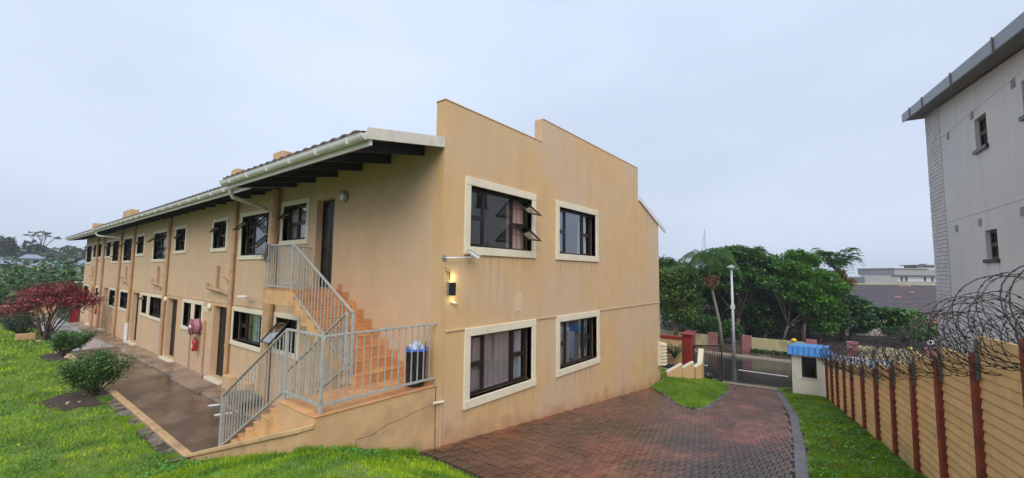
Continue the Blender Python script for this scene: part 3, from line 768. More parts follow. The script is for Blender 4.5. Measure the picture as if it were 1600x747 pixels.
FE.box(mb, 4.885, 7.92, 3.0, 3.025, -.235, .012); mb.build('parapet_capping', 'tan_plaster', B, bevel=.006)
mb = MB(); FE.box(mb, 7.925, 13.61, 3.55, 3.575, -.235, .012)
mb.build('parapet_capping', 'tan_plaster', B, bevel=.006)
mb = MB(); mb.hexa([(13.63, 5.33, 2.46), (16.15, 5.33, 1.58), (16.15, 5.37, 1.58), (13.63, 5.37, 2.46), (13.63, 5.33, 2.62), (16.15, 5.33, 1.74), (16.15, 5.37, 1.74), (13.63, 5.37, 2.62)])
mb.build('barge_board', 'white_board', B)
window(FE, B, *EW[0], opened={(2, 0), (2, 1)}, curt=[(.70, .99, 'curtain_rose')], ang=50)
window(FE, B, *EW[1], curt=[(.02, .22, 'curtain_white'), (.72, .93, 'curtain_white')])
window(FE, B, *EW[2], curt=[(.0, .74, 'curtain_mauve'), (.78, .98, 'curtain_white')])
window(FE, B, *EW[3], curt=[(.0, .45, 'curtain_mauve'), (.72, .85, 'curtain_mauve')])

UP = [(10.07, 11.57, .63, 1.76), (12.15, 14.28, .29, 1.69), (15.3, 16.72, .57, 1.68), (19.5, 20.98, .59, 1.67), (21.85, 24.25, .29, 1.66), (25.8, 27.4, .59, 1.66), (27.95, 30.35, .28, 1.65),
      (30.95, 33.25, .28, 1.65), (33.6, 35.2, .59, 1.65), (36.5, 37.7, .59, 1.65), (38.4, 39.6, .59, 1.65), (39.95, 42.25, .28, 1.63)]
GD = [(10.25, 11.66, -2.11, -1.08), (12.25, 14.52, -2.2, -1.10), (17.10, 18.12, -2.12, -1.10), (18.22, 19.36, -2.18, -1.10), (21.95, 24.2, -2.16, -1.10), (24.4, 25.6, -2.13, -1.1), (28.05, 30.3, -2.16, -1.11),
      (30.95, 33.2, -2.2, -1.11), (36.5, 37.6, -2.1, -1.12), (39.9, 42.2, -2.1, -1.12)]
DR = [(14.85, 16.05), (20.0, 21.3), (26.0, 27.3), (33.45, 34.7), (37.95, 39.2)]
bo = .12
holes = [op(*w, b=bo) for w in UP+GD]+[(8.93, 9.72, -.385, 1.64)]+[(a, b, wz(a)+.12, -1.16) for a, b in DR]
wl_ = wall_mesh(FL, 5.601, YE, -4.6, 2.34, holes, .24)
wl_.build('long_wall', 'long_plaster', B)
mb = MB(); FL.box(mb, 12.0, YE, -1.05, -1.02, 0, .02); mb.build('ledge', 'tan_plaster', B)
small = dict(cols=(1,), split=(0,))
for i, w in enumerate(UP):
    big = w[1]-w[0] > 1.9
    if i == 0: window(FL, B, *w, border=bo, cols=(.55, .45), split=(1, 1), opened={(1, 1)}, ang=42, curt=[(.05, .95, 'curtain_mauve')])
    elif big: window(FL, B, *w, border=bo, opened={(2, 1), (0, 1), (0, 0)} if i in (1, 4) else {(0, 0), (2, 1)}, ang=38+(i*7) % 18, bars=7)
    else: window(FL, B, *w, border=bo, cols=(.5, .5), split=(1, 1), opened={(1, 1)} if i != 9 else (), ang=30+(i*5) % 12)
for i, w in enumerate(GD):
    wd = w[1]-w[0]
    if wd > 1.9: window(FL, B, *w, border=bo, opened={(0, 1), (0, 0)} if i == 7 else (), bars=9, ang=35, curt=[(.05, .6, 'curtain_white')] if i in (1, 4) else (), depth=.16)
    elif i == 0: window(FL, B, *w, border=bo, cols=(.5, .5), split=(1, 0), opened={(1, 0)}, ang=42, bars=5)
    else: window(FL, B, *w, border=bo, cols=(1,), split=(1,), opened={(0, 1)} if i == 5 else (), ang=70, bars=4, depth=.16)
def door(fr, u0, u1, v0, v1, d, upper):
    mb = MB(); t = .04; nb = len(DR)
    fr.box(mb, u0, u0+t, v0, v1, -d-.06, -d); fr.box(mb, u1-t, u1, v0, v1, -d-.06, -d); fr.box(mb, u0+t, u1-t, v1-t, v1, -d-.06, -d)
    fr.box(mb, u0+t, u1-t, v0, v1-t, -d-.05, -d-.02)
    dr = mb.build('door', 'door_brown', B)
    if upper:                                            # carved panels laid out unevenly
        W_ = u1-u0-2*t; H = v1-v0-t
        for (a, b, c, e) in [(.08, .45, .04, .24), (.55, .92, .04, .16), (.08, .45, .28, .42), (.55, .92, .2, .42), (.08, .45, .46, .66), (.55, .92, .46, .72), (.08, .45, .70, .94), (.55, .92, .76, .94)]:
            pm = MB(); fr.box(pm, u0+t+W_*a, u0+t+W_*b, v0+H*c, v0+H*e, -d-.02, -d-.004); pm.build('door_panel', 'door_brown', dr, bevel=.006)
        hm = MB(); hm.tube([fr.p(u0+.09, v0+1.0, -d), fr.p(u0+.09, v0+1.0, -d+.05), fr.p(u0+.2, v0+1.0, -d+.05)], .01, 6); hm.build('handle', 'grey_metal', dr)
    else:
        gm = MB()
        for i in range(1, 7): gm.tube([fr.p(u0+(u1-u0)*i/7, v0+.02, -d+.02), fr.p(u0+(u1-u0)*i/7, v1-.03, -d+.02)], .008, 4)
        for k in (.02, .5, .97): gm.tube([fr.p(u0+.03, v0+(v1-v0)*k, -d+.02), fr.p(u1-.03, v0+(v1-v0)*k, -d+.02)], .01, 4)
        gm.build('security_gate', 'frame_brown', dr)
        sm = MB(); fr.box(sm, u0-.06, u1+.06, wz(u0)+.03, v0-.002, -.2, .16); sm.build('threshold', 'cream_trim', dr, bevel=.008)
        am = MB()
        fr.box(am, u0-.09, u0, v0, v1+.06, 0, .02); fr.box(am, u1, u1+.09, v0, v1+.06, 0, .02); fr.box(am, u0, u1, v1, v1+.06, 0, .02)
        am.build('door_surround', 'tan_plaster', dr)
door(FL, 8.93, 9.72, -.385, 1.64, .15, True)
for a, b in DR: door(FL, a, b, wz(a)+.12, -1.16, .16, False)
# other walls, floor and ceiling close the shell
MB().box(15.28, 5.605, -5.2, 15.5, YE-.23, 1.74).build('rear_wall', 'tan_plaster', B)
MB().box(5.145, YE-.22, -5.2, 15.5, YE, 2.34).build('far_end_wall', 'tan_plaster', B)
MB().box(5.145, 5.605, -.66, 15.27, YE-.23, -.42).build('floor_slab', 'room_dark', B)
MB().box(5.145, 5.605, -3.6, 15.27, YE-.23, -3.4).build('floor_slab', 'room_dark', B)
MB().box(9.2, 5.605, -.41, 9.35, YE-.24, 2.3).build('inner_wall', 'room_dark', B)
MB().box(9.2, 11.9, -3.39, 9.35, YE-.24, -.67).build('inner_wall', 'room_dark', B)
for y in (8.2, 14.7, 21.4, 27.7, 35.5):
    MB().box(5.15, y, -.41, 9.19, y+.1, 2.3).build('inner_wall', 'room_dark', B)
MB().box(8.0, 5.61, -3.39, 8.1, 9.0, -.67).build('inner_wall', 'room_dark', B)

# roof: rows of profiled tiles whose edge shows above the gutter
def roof_z(x): return 2.33+.2*(x-4.9)
def roof_tiles(x0, y0, y1, dz, m):
    mb = MB(); n = int((y1-y0)/.075); vs = []; xs = [x0, 6.5, 8.4, 10.2, 12, 14, 16.1]
    zs = lambda x: (roof_z(x) if x <= 10.2 else roof_z(10.2)-.30*(x-10.2))+dz
    for i in range(n+1):
        y = y0+(y1-y0)*i/n; h = .022*(1 if i % 4 in (1, 2) else 0)
        for x in xs: vs.append((x, y, zs(x)+.05+h))
        for x in xs: vs.append((x, y, zs(x)+.02+h))
    k = len(xs); fs = []
    for i in range(n):
        a, b = i*2*k, (i+1)*2*k
        for j in range(k-1):
            fs.append((a+j, a+j+1, b+j+1, b+j)); fs.append((a+k+j, b+k+j, b+k+j+1, a+k+j+1))
        fs.append((a, b, b+k, a+k))
    mb.add(vs, fs); return mb.build('roof', m, B, recalc=False)
def gutter(x, y0, y1, z):
    mb = MB(); n = 8; pr = []
    for i in range(n+1):
        t = math.pi*i/n; pr.append((x-.065*math.cos(t)*1.0, z-.085*math.sin(t)))
    pr = [(pr[0][0]-.012, z+.015)]+pr+[(pr[-1][0], z+.03)]
    vs = [(a, yy, b) for yy in (y0, y1) for a, b in pr]; k = len(pr)
    fs = [(i, i+1, k+i+1, k+i) for i in range(k-1)]+[tuple(range(1, k-1)), tuple(range(k+1, 2*k-1))]
    mb.add(vs, fs)
    g = mb.build('gutter', 'white_board', B, recalc=False)
    md = g.modifiers.new('thick', 'SOLIDIFY'); md.thickness = .006
    y = y0+.4
    br = None
    while y < y1:
        if br is None: br = MB().box(x-.078, y, z-.094, x+.07, y+.018, z+.012).build('gutter_bracket', 'white_board', B, loc=(x, y, z)); y_0 = y
        else:
            o = br.copy(); COL.objects.link(o); o.parent = B; o.location = (0, y-y_0, 0)
        y += .95
for (x0, y0, y1, dz) in ((3.50, 5.40, 11.15, 0), (4.0, 11.17, 32.0, 0), (4.02, 32.02, 43.35, -.05)):
    z = roof_z(x0)+dz
    roof_tiles(x0-.11, y0+(.21 if y0 < 6 else 0), y1, dz, 'roof_sheet')
    gutter(x0-.095, y0+.02, y1, z-.055)
    MB().box(x0-.03, y0, z-.21, x0, y1, z+.01).build('fascia', 'white_board', B)
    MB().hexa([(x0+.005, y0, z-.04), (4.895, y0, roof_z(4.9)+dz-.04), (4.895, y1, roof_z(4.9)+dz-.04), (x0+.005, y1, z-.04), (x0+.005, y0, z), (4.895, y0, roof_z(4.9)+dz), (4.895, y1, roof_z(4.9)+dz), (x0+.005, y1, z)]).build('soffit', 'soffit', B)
    y = y0+.5
    while y < y1:
        xe = x0+.02
        MB().hexa([(xe, y, z-.20), (4.89, y, roof_z(4.9)+dz-.24), (4.89, y+.055, roof_z(4.9)+dz-.24), (xe, y+.055, z-.20), (xe, y, z-.045), (4.89, y, roof_z(4.9)+dz-.045), (4.89, y+.055, roof_z(4.9)+dz-.045), (xe, y+.055, z-.045)]).build('rafter', 'dark_timber', B)
        y += .98
MB().box(15.3, 5.61, 1.72, 15.9, YE, 1.76).build('soffit', 'white_board', B)
MB().hexa([(3.40, 5.36, 1.91), (4.89, 5.36, 2.15), (4.89, 5.39, 2.15), (3.40, 5.39, 1.91), (3.40, 5.36, 2.08), (4.89, 5.36, 2.33), (4.89, 5.39, 2.33), (3.40, 5.39, 2.08)]).build('barge_board', 'barge_cream', B)
MB().hexa([(3.95, 11.08, 1.95), (4.88, 11.08, 2.11), (4.88, 11.14, 2.11), (3.95, 11.14, 1.95), (3.55, 11.08, 2.10), (4.88, 11.08, 2.33), (4.88, 11.14, 2.33), (3.55, 11.14, 2.10)]).build('barge_board', 'white_board', B)
MB().box(3.62, 11.0, 2.12, 3.95, 11.35, 2.34).build('parapet_stub', 'tan_plaster', B)
MB().box(3.85, 31.8, 2.12, 4.35, 32.3, 2.42).build('parapet_stub', 'tan_plaster', B)
for (y0, y1, zt) in ((12.45, 13.05, 3.40), (31.4, 33.2, 3.32)):
    MB().box(5.2, y0, 2.4, 5.6, y1, zt).build('chimney', 'ochre_plaster', B, bevel=.01)

# pipes on the long wall
def pipe(pts, r, m, name='downpipe', collars=()):
    mb = MB().tube(pts, r, 10)
    for z in collars: mb.tube([(pts[0][0], pts[0][1], z), (pts[0][0], pts[0][1], z+.07)], r*1.25, 10)
    return mb.build(name, m, B, smooth=False, recalc=False)
pipe([(4.76, 11.72, -3.44), (4.76, 11.66, 2.1)], .105, 'pipe_tan', collars=(-2.4, -1.0, .4, 1.5))
pipe([(4.83, 12.1, -3.44), (4.83, 12.03, 1.45)], .05, 'pipe_tan', collars=(-2.2, -.9))
pipe([(3.60, 11.22, 2.0), (3.60, 11.24, 1.78), (3.66, 11.28, 1.70), (4.72, 12.0, 1.60), (4.83, 12.03, 1.52), (4.83, 12.03, 1.35)], .045, 'white_board')
pipe([(4.0, 31.9, 2.0), (4.0, 31.9, 1.82), (4.1, 31.8, 1.74), (4.8, 30.75, 1.66), (4.84, 30.7, 1.5)], .05, 'white_board')
for k, y in enumerate((14.56, 21.62, 27.7, 30.68, 35.45, 37.6)):
    pipe([(4.82, y, wz(y)), (4.82, y-.03, 2.2)], .062, 'pipe_tan', 'soil_pipe', collars=(-2.3, -1.15, -.35, .9))
    if k in (0, 1, 2, 5):
        pipe([(4.82, y, -.78), (4.80, y+.35, -.70), (4.80, y+1.95, -.60), (4.80, y+2.0, -.45)], .05, 'pipe_tan', 'branch_pipe')
        pipe([(4.82, y+.02, -.30), (4.80, y+.45, -.22), (4.80, y+.55, -.2)], .055, 'pipe_tan', 'branch_pipe')
        pipe([(4.83, y+1.25, -.62), (4.83, y+1.25, .12)], .04, 'pipe_tan', 'branch_pipe')
        mb = MB()
        for j in range(3): FL.box(mb, y+.9+j*1.1, y+1.02+j*1.1, -.92, -.8, 0, .012)
        mb.build('air_brick', 'ochre_plaster', B)
pipe([(4.82, 27.7, wz(27.7)), (4.82, 27.7, -2.65)], .075, 'pvc_white', 'pipe_sleeve')
pipe([(4.86, 18.18, wz(18)), (4.86, 18.18, -2.3), (4.86, 17.9, -2.28)], .02, 'pipe_tan', 'water_pipe')
pipe([(4.86, 16.75, wz(17)), (4.86, 16.75, -1.7)], .022, 'pipe_tan', 'water_pipe')
pipe([(4.86, 32.0, wz(32)), (4.86, 32.0, -2.6)], .05, 'pipe_tan', 'water_pipe')
for y, dy in ((13.9, .5), (12.7, .4)):
    MB().box(4.70, y, wz(y)+.05, 4.895, y+dy, wz(y)+.42).build('pipe_box', 'tan_plaster', B, bevel=.01)
# conduit and cable by the corner of the end wall
mb = MB(); mb.tube([(4.935, 5.365, .15), (4.945, 5.365, -3.0)], .012, 6); mb.build('conduit', 'tan_plaster', B)
mb = MB(); mb.tube([(4.78, 5.36, -2.13), (4.99, 5.35, -2.15)], .022, 8); mb.build('drain_stub', 'cream_trim', B)
mb = MB(); FE.box(mb, 4.99, 5.06, .01, .10, 0, .05); mb.build('junction_box', 'ochre_plaster', B, bevel=.005)
mb = MB(); mb.tube([(5.13, 5.36, -.52), (5.2, 5.33, -.53), (5.27, 5.35, -.56)], .014, 6); mb.build('pipe_spout', 'cream_trim', B)

# ------------------------------------------------------------------ staircase
ST = thing('staircase', (3.9, 6.4, -3.44), 'ochre plastered dogleg staircase with terracotta tiles climbing to the upper door', 'staircase')
ZP = -1.87
MB().box(2.84, 5.43, -4.5, 4.885, 6.45, ZP-.02).build('platform', 'ochre_plaster', ST, bevel=.006)
for i in range(7):
    for j in range(4):
        x0 = 2.83+i*.294; x1 = min(x0+.29, 4.885); y0 = 5.415+j*.262; y1 = y0+.258
        MB().box(x0, y0, ZP-.018, x1, y1, ZP).build('tile', 'ochre_tile' if (i*3+j) % 4 else 'terracotta_tile', ST, bevel=.003)
MB().prism([(2.66, 5.43, -4.5), (2.66, 9.55, -4.5), (2.66, 9.55, -3.42), (2.66, 5.43, -2.02)], (.178, 0, 0)).build('side_wall', 'ochre_plaster', ST)
MB().prism([(2.63, 5.41, -2.018), (2.63, 9.6, -3.442), (2.63, 9.6, -3.372), (2.63, 5.41, -1.948)], (.207, 0, 0)).build('coping', 'ochre_plaster', ST, bevel=.012)
for i in range(9):
    z = ZP-.157*(i+1); y0 = 6.452+.28*i
    st = MB().box(2.842, y0, -4.2 if i > 3 else z-.6, 3.9, y0+.278, z-.012).build('step', 'stair_side', ST)
    for k in range(4): MB().box(2.835+k*.267, y0-.002, z-.011, 2.835+k*.267+.263, y0+.29, z).build('tile', 'ochre_tile', st, bevel=.002)
RY = [6.32+.285*i for i in range(9)]
for i in range(8):
    z = ZP+.1644*(i+1); y0 = RY[i]
    st = MB().box(3.965, y0, z-.34 if i else ZP, 4.885, y0+.284, z-.012).build('step', 'stair_side', ST)
    for k in range(3):
        xa = 3.955+k*.311; MB().box(xa, y0-.022, z-.011, xa+.307, y0+.284, z).build('tile', 'terracotta_tile', st, bevel=.002)
        MB().box(xa+.01, y0-.012, z-.164+.001, xa+.305, y0-.001, z-.012).build('tile', 'terracotta_tile', st)
for k in range(3):
    xa = 3.955+k*.311; MB().box(xa+.01, RY[8]-.012, -.39-.163, xa+.305, RY[8]-.001, -.402).build('tile', 'terracotta_tile', ST)
MB().box(3.925, RY[8], -.72, 4.885, 9.98, -.405).build('landing', 'stair_side', ST, bevel=.006)
for i in range(3):
    for j in range(5): MB().box(3.915+i*.323, RY[8]-.02+j*.28, -.404, 3.915+i*.323+.319, RY[8]-.02+j*.28+.276, -.39).build('tile', 'terracotta_tile', ST)
# stepped skirting tiles against the house wall
for i in range(9):
    z = ZP+.1644*i; y1 = RY[i]; y0 = y1-.285 if i else 5.62
    MB().box(4.872, y0+.001 if i else 5.62, z+.002, 4.893, y1-.001+.0, z+.105).build('skirting_tile', 'terracotta_tile', ST)
    MB().box(4.870, y1-.105, z+.106, 4.892, y1-.001, z+.27).build('skirting_tile', 'terracotta_tile', ST)
# cracks in the platform front
mb = MB()
for pts in ([(4.78, -2.17), (4.5, -2.2), (4.25, -2.24), (3.95, -2.26), (3.7, -2.34), (3.45, -2.33)], [(3.45, -2.33), (3.44, -2.45), (3.36, -2.6), (3.38, -2.7)], [(4.885, -1.9), (4.885, -2.5), (4.88, -3.0)]):
    mb.tube([(a, 5.4315, b) for a, b in pts], .004, 4)
mb.build('crack', 'bare_soil', ST)
def railing(A, Bp, hb=-.9, n=8, posts=(True, True), foot=(0.1, 0.1), rail=.042):
    """A, Bp: ends of the handrail; hb: drop to the bottom rail; posts run down below the bottom rail by foot"""
    A, Bp = Vector(A), Vector(Bp); dz = Vector((0, 0, hb))
    m = MB(); m.bar(A, Bp, rail, .028)
    r_ = m.build('railing', 'galvanised', ST, bevel=.003)
    MB().bar(A+dz, Bp+dz, .034, .03).build('bottom_rail', 'galvanised', r_)
    for i in range(1, n+1):
        p = A+(Bp-A)*i/(n+1)
        MB().bar(p+Vector((0, 0, -.014)), p+dz, .0145, .0145).build('baluster', 'galvanised', r_)
    for k, (P_, q) in enumerate(((A, posts[0]), (Bp, posts[1]))):
        if q: MB().bar(P_+Vector((0, 0, -.012)), P_+dz+Vector((0, 0, -foot[k])), .044, .044).build('post', 'galvanised', r_, bevel=.004)
    return r_
railing((2.93, 5.47, -.87), (4.885, 5.47, -.87), -.89, 15, (True, False), (.11, 0))
railing((2.90, 6.44, -.86), (2.93, 5.47, -.87), -.89, 7, (True, False), (.13, 0))
railing((2.86, 8.66, -2.20), (2.90, 6.44, -.86), -.87, 19, (True, False), (.12, 0))
railing((3.90, 8.70, -2.02), (3.90, 6.55, -.69), -.90, 18, (True, True), (.45, .28))
railing((3.965, 6.47, -.70), (3.965, 8.73, .53), -.95, 18, (True, True), (.2, .1))
railing((3.965, 8.73, .53), (3.965, 9.86, .53), -.87, 9, (False, True), (0, .08))
railing((3.965, 9.86, .53), (4.87, 9.86, .53), -.87, 7, (False, False))

# ------------------------------------------------------------------ things on and by the building
def rag():
    mb = MB(); c = Vector((3.955, 9.88, .55)); rr = random.Random(4)
    for i in range(34):
        a = rr.uniform(0, 2*math.pi); r_ = rr.uniform(.03, .10); L_ = rr.uniform(.18, .42)
        p0 = c+Vector((rr.uniform(-.03, .03), rr.uniform(-.03, .03), .03)); p1 = c+Vector((r_*math.cos(a), r_*math.sin(a), .01)); p2 = p1+Vector((r_*.3*math.cos(a), r_*.3*math.sin(a), -L_))
        mb.tube([p0, p1, p2], .014, 5, r2=.008)
    return mb.build('mop', 'grey_metal', None, loc=tuple(c), smooth=True, recalc=False, label='grey string mop head hung over the corner post of the stair landing', cat='mop')
mat('mop_grey', (0.30, 0.28, 0.30), 0.95, 0.25, 30)
mp_o = rag(); mp_o.data.materials[0] = MATS['mop_grey']

t = thing('rubbish_bin', (4.64, 5.66, ZP), 'round black rubbish bin with blue liner standing on the tiled platform', 'bin')
MB().lathe((4.64, 5.66, ZP), [(.135, 0), (.155, .03), (.17, .56), (.18, .565), (.18, .60), (.165, .60), (.160, .50)], 24).build('body', 'black_plastic', t, smooth=False)
mb = MB(); c = (4.64, 5.66, ZP+.57); vs = []; n = 28
for i in range(n):
    a = 2*math.pi*i/n; vs += [(c[0]+.188*math.cos(a), c[1]+.188*math.sin(a), c[2]+.005+.010*math.sin(5*a)), (c[0]+.186*math.cos(a), c[1]+.186*math.sin(a), c[2]+.045), (c[0]+.12*math.cos(a), c[1]+.12*math.sin(a), c[2]+.02)]
mb.add(vs, [(3*i+k, (3*i+3) % (3*n)+k, (3*i+3) % (3*n)+k+1, 3*i+k+1) for i in range(n) for k in (0, 1)]).build('liner', 'blue_bag', t, smooth=True, recalc=False)
mb = MB(); mb.tube([(4.46, 5.66, ZP+.55), (4.43, 5.66, ZP+.5), (4.44, 5.66, ZP+.42), (4.47, 5.66, ZP+.41)], .012, 6); mb.build('handle', 'black_plastic', t)
mb = MB(); rr = random.Random(2)
for (dx, dy, dz, r_) in ((-.05, 0, .62, .085), (.03, .03, .64, .07), (-.01, -.06, .67, .05), (.06, -.04, .60, .06)):
    k = len(mb.v); mb.sphere((4.64+dx, 5.66+dy, ZP+dz), r_, 10, 7)
    for i in range(k, len(mb.v)): mb.v[i] = tuple(q+rr.uniform(-.012, .012) for q in mb.v[i])
mb.build('rubbish_bag', 'pale_bag', None, loc=(4.64, 5.66, ZP+.6), recalc=False, label='crumpled pale blue plastic bag poking out of the black bin', cat='plastic bag')
mb = MB(); k = mb.lathe((0, 0, 0), [(.02, 0), (.022, .08), (.009, .12), (.009, .15)], 10)
bt = mb.build('bottle', 'green_bottle', None, loc=(0, 0, 0), smooth=True, label='green bottle neck sticking up at the right side of the bin', cat='bottle'); bt.location = (4.75, 5.62, ZP+.56); bt.rotation_euler = (.1, .35, 0)

t = thing('security_camera', (4.93, 5.3, .24), 'white bullet security camera on a long horizontal wall arm', 'camera')
MB().tube([(4.945, 5.37, .24), (4.945, 5.35, .24)], .045, 14).build('base_plate', 'grey_metal', t)
MB().tube([(4.945, 5.35, .24), (4.96, 5.29, .24), (5.50, 5.27, .265)], .014, 8).build('arm', 'white_plastic', t, smooth=True)
MB().tube([(5.47, 5.27, .23), (5.50, 5.26, .30)], .022, 8).build('bracket', 'grey_metal', t)
MB().tube([(5.44, 5.27, .37), (5.62, 5.20, .26)], .034, 12).build('housing', 'white_plastic', t)
MB().bar((5.42, 5.27, .42), (5.64, 5.19, .29), .085, .008).build('sun_shield', 'white_plastic', t)
MB().tube([(5.62, 5.20, .26), (5.625, 5.198, .257)], .026, 12).build('lens', 'black_plastic', t)

t = thing('wall_lamp', (5.12, 5.34, -.28), 'lit black up and down wall lamp glowing yellow beside the corner', 'lamp')
mb = MB(); b_ = .005
FE.box(mb, 5.055, 5.165, -.40, -.385+.0, .02, .085); FE.box(mb, 5.055, 5.06, -.385, -.18, .02, .085); FE.box(mb, 5.16, 5.165, -.385, -.18, .02, .085); FE.box(mb, 5.06, 5.16, -.385, -.18, .08, .085)
mb.build('housing', 'black_plastic', t)
mb = MB(); FE.box(mb, 5.03, 5.052, -.40, -.17, .001, .04); mb.build('back_plate', 'grey_metal', t)
em = bpy.data.materials.new('lamp_glow'); em.use_nodes = True; pbn = em.node_tree.nodes['Principled BSDF']
pbn.inputs['Base Color'].default_value = (.9, .8, .4, 1); pbn.inputs['Emission Color'].default_value = (1, .88, .45, 1); pbn.inputs['Emission Strength'].default_value = 6
MATS['lamp_glow'] = em
mb = MB(); FE.box(mb, 5.075, 5.145, -.37, -.20, .008, .018); mb.build('diffuser', 'lamp_glow', t)
for dz_, e_ in ((-.10, 2.6), (-.47, 1.4)):
    ld = bpy.data.lights.new('lamp_light', 'POINT'); ld.energy = e_*.20; ld.color = (1, .88, .42); ld.shadow_soft_size = .03
    lo = bpy.data.objects.new('lamp_light', ld); COL.objects.link(lo); lo.parent = t; lo.location = Vector((5.16, 5.31, dz_))-WL[t.name]
mb = MB(); mb.tube([(5.075, 5.365, 0.0), (5.08, 5.36, -.14)], .009, 6); mb.build('cable', 'black_plastic', t)

t = thing('bulkhead_light', (4.87, 8.5, 1.60), 'round grey bulkhead light with ribbed glass right of the upper door', 'lamp')
def disc(c, prof, name, m, par):   # lathe about X pointing -X
    mb = MB().lathe((0, 0, 0), prof, 20); mb.v = [(c[0]-v[2], c[1]+v[1], c[2]+v[0]) for v in mb.v]; return mb.build(name, m, par, smooth=True)
disc((4.895, 8.5, 1.60), [(.13, 0), (.135, .05), (.105, .085), (.095, .085)], 'body', 'grey_metal', t)
disc((4.82, 8.5, 1.60), [(.095, 0), (.085, .03), (.05, .05), (.01, .055)], 'glass_cover', 'white_plastic', t)
MB().tube([(4.765, 8.5, 1.49), (4.75, 8.5, 1.60), (4.765, 8.5, 1.71)], .008, 6).build('guard', 'grey_metal', t)
for y, what in ((16.42, 'wall above the security gate nearest the stairs'), (21.55, 'wall beside the second ground floor door')):
    t = thing('bulkhead_light', (4.87, y, -1.22), 'small cream round light on the ground floor '+what, 'lamp')
    disc((4.895, y, -1.22), [(.11, 0), (.11, .05), (.07, .08), (.02, .09)], 'glass_cover', 'cream_trim', t); disc((4.898, y, -1.22), [(.125, 0), (.125, .02)], 'body', 'pipe_tan', t)
mat('sign_yellow', (0.62, 0.60, 0.36), 0.5, 0.03)
t = MB().box(4.885, 16.58, -1.42, 4.897, 17.0, -1.24).build('wall_sign', 'sign_yellow', None, loc=(4.89, 16.8, -1.33), label='small plain pale yellow sign above the red fire hose reel', cat='sign')
def hose_reel(y, z, label, elabel):
    t = thing('hose_reel', (4.7, y, z), label, 'hose reel')
    disc((4.86, y, z), [(.27, 0), (.27, .02)], 'back_disc', 'hose_red', t)
    for k in range(5): 
        mb = MB(); n = 26; rad = .235
        mb.tube([(4.80-k*.035, y+rad*math.cos(2*math.pi*i/n), z+rad*math.sin(2*math.pi*i/n)) for i in range(n+1)], .019, 6)
        mb.build('hose', 'hose_side', t, smooth=True)
    disc((4.64, y, z), [(.27, 0), (.27, .015)], 'front_disc', 'hose_red', t)
    disc((4.63, y, z), [(.07, 0), (.07, .04)], 'hub', 'white_plastic', t)
    for a in range(6):
        an = a*math.pi/3; MB().bar((4.622, y+.06*math.cos(an), z+.06*math.sin(an)), (4.622, y+.25*math.cos(an), z+.25*math.sin(an)), .02, .008, (1, 0, 0)).build('spoke', 'hose_side', t)
    MB().bar((4.9, y, z), (4.66, y, z), .06, .06).build('bracket', 'hose_red', t)
    e = thing('fire_extinguisher', (4.78, y-.05, z-.65), elabel, 'fire extinguisher')
    c = (4.77, y-.05, z-.80)
    MB().lathe(c, [(.07, 0), (.085, .02), (.085, .32), (.06, .38), (.025, .40), (.025, .43)], 16).build('cylinder', 'extinguisher_red', e, smooth=True)
    MB().bar((c[0]-.01, c[1]-.05, c[2]+.45), (c[0], c[1]+.08, c[2]+.46), .02, .03).build('handle', 'black_plastic', e)
    MB().tube([(c[0], c[1]+.03, c[2]+.43), (c[0]-.02, c[1]+.15, c[2]+.38), (c[0]-.02, c[1]+.13, c[2]+.12)], .013, 6).build('hose', 'black_plastic', e)
    MB().box(c[0]-.089, c[1]-.04, c[2]+.12, c[0]-.083, c[1]+.04, c[2]+.25).build('label_patch', 'white_plastic', e)
hose_reel(17.3, -1.93, 'red fire hose reel between the narrow windows and the nearest ground door', 'red fire extinguisher hanging under the near hose reel')
hose_reel(35.75, -1.98, 'far red fire hose reel on the wall near the end of the building', 'red fire extinguisher hanging under the far hose reel')
t = thing('floodlight', (4.75, 13.05, -.76), 'small white floodlight with curled cable below the big upper window', 'lamp')
MB().bar((4.72, 12.95, -.72), (4.62, 13.3, -.74), .09, .05).build('housing', 'white_plastic', t)
MB().tube([(4.89, 12.9, -.85), (4.8, 12.85, -.9), (4.72, 12.9, -.86), (4.70, 13.0, -.76)], .01, 6).build('cable', 'grey_metal', t)
t = thing('slab_table', (4.45, 12.0, -3.44), 'low dark grey slab table on the walkway behind the stair railing', 'table')
MB().hexa([(4.12, 11.35, -3.20), (4.64, 11.5, -3.20), (4.72, 12.5, -3.20), (4.2, 12.55, -3.20), (4.12, 11.35, -3.14), (4.64, 11.5, -3.14), (4.72, 12.5, -3.14), (4.2, 12.55, -3.14)]).build('table_top', 'slab_dark', t, bevel=.008)
for (a, b) in ((4.2, 11.5), (4.58, 11.6), (4.62, 12.4), (4.26, 12.45)): MB().box(a, b, -3.43, a+.05, b+.05, -3.201).build('leg', 'slab_dark', t)
for (x, y, L_, an, lb) in ((4.07, 12.78, .34, -.45, 'narrow white pointed strip on the wet walkway, the one farther from the steps'), (3.93, 11.83, .36, -.35, 'narrow white pointed strip on the wet walkway just behind the lowest railing post')):
    mb = MB(); n = 9; vs = []
    for s_ in (0, .02):
        for i in range(n):
            t_ = i/(n-1); w_ = .05*math.sin(math.pi*min(1, t_*1.1+.02))**.6 if t_ < .9 else .03
            vs += [((t_-.5)*L_, w_, s_), ((t_-.5)*L_, -w_, s_)]
    k = 2*n; fs = []
    for i in range(n-1):
        fs += [(2*i, 2*i+2, 2*i+3, 2*i+1), (k+2*i, k+2*i+1, k+2*i+3, k+2*i+2), (2*i, k+2*i, k+2*i+2, 2*i+2), (2*i+1, 2*i+3, k+2*i+3, k+2*i+1)]
    fs += [(0, 1, k+1, k), (2*n-2, k+2*n-2, k+2*n-1, 2*n-1)]
    o = mb.add(vs, fs).build('white_strip', 'white_plastic', None, label=lb, cat='board'); o.location = (x, y, wz(y)+.01); o.rotation_euler = (0, 0, an)

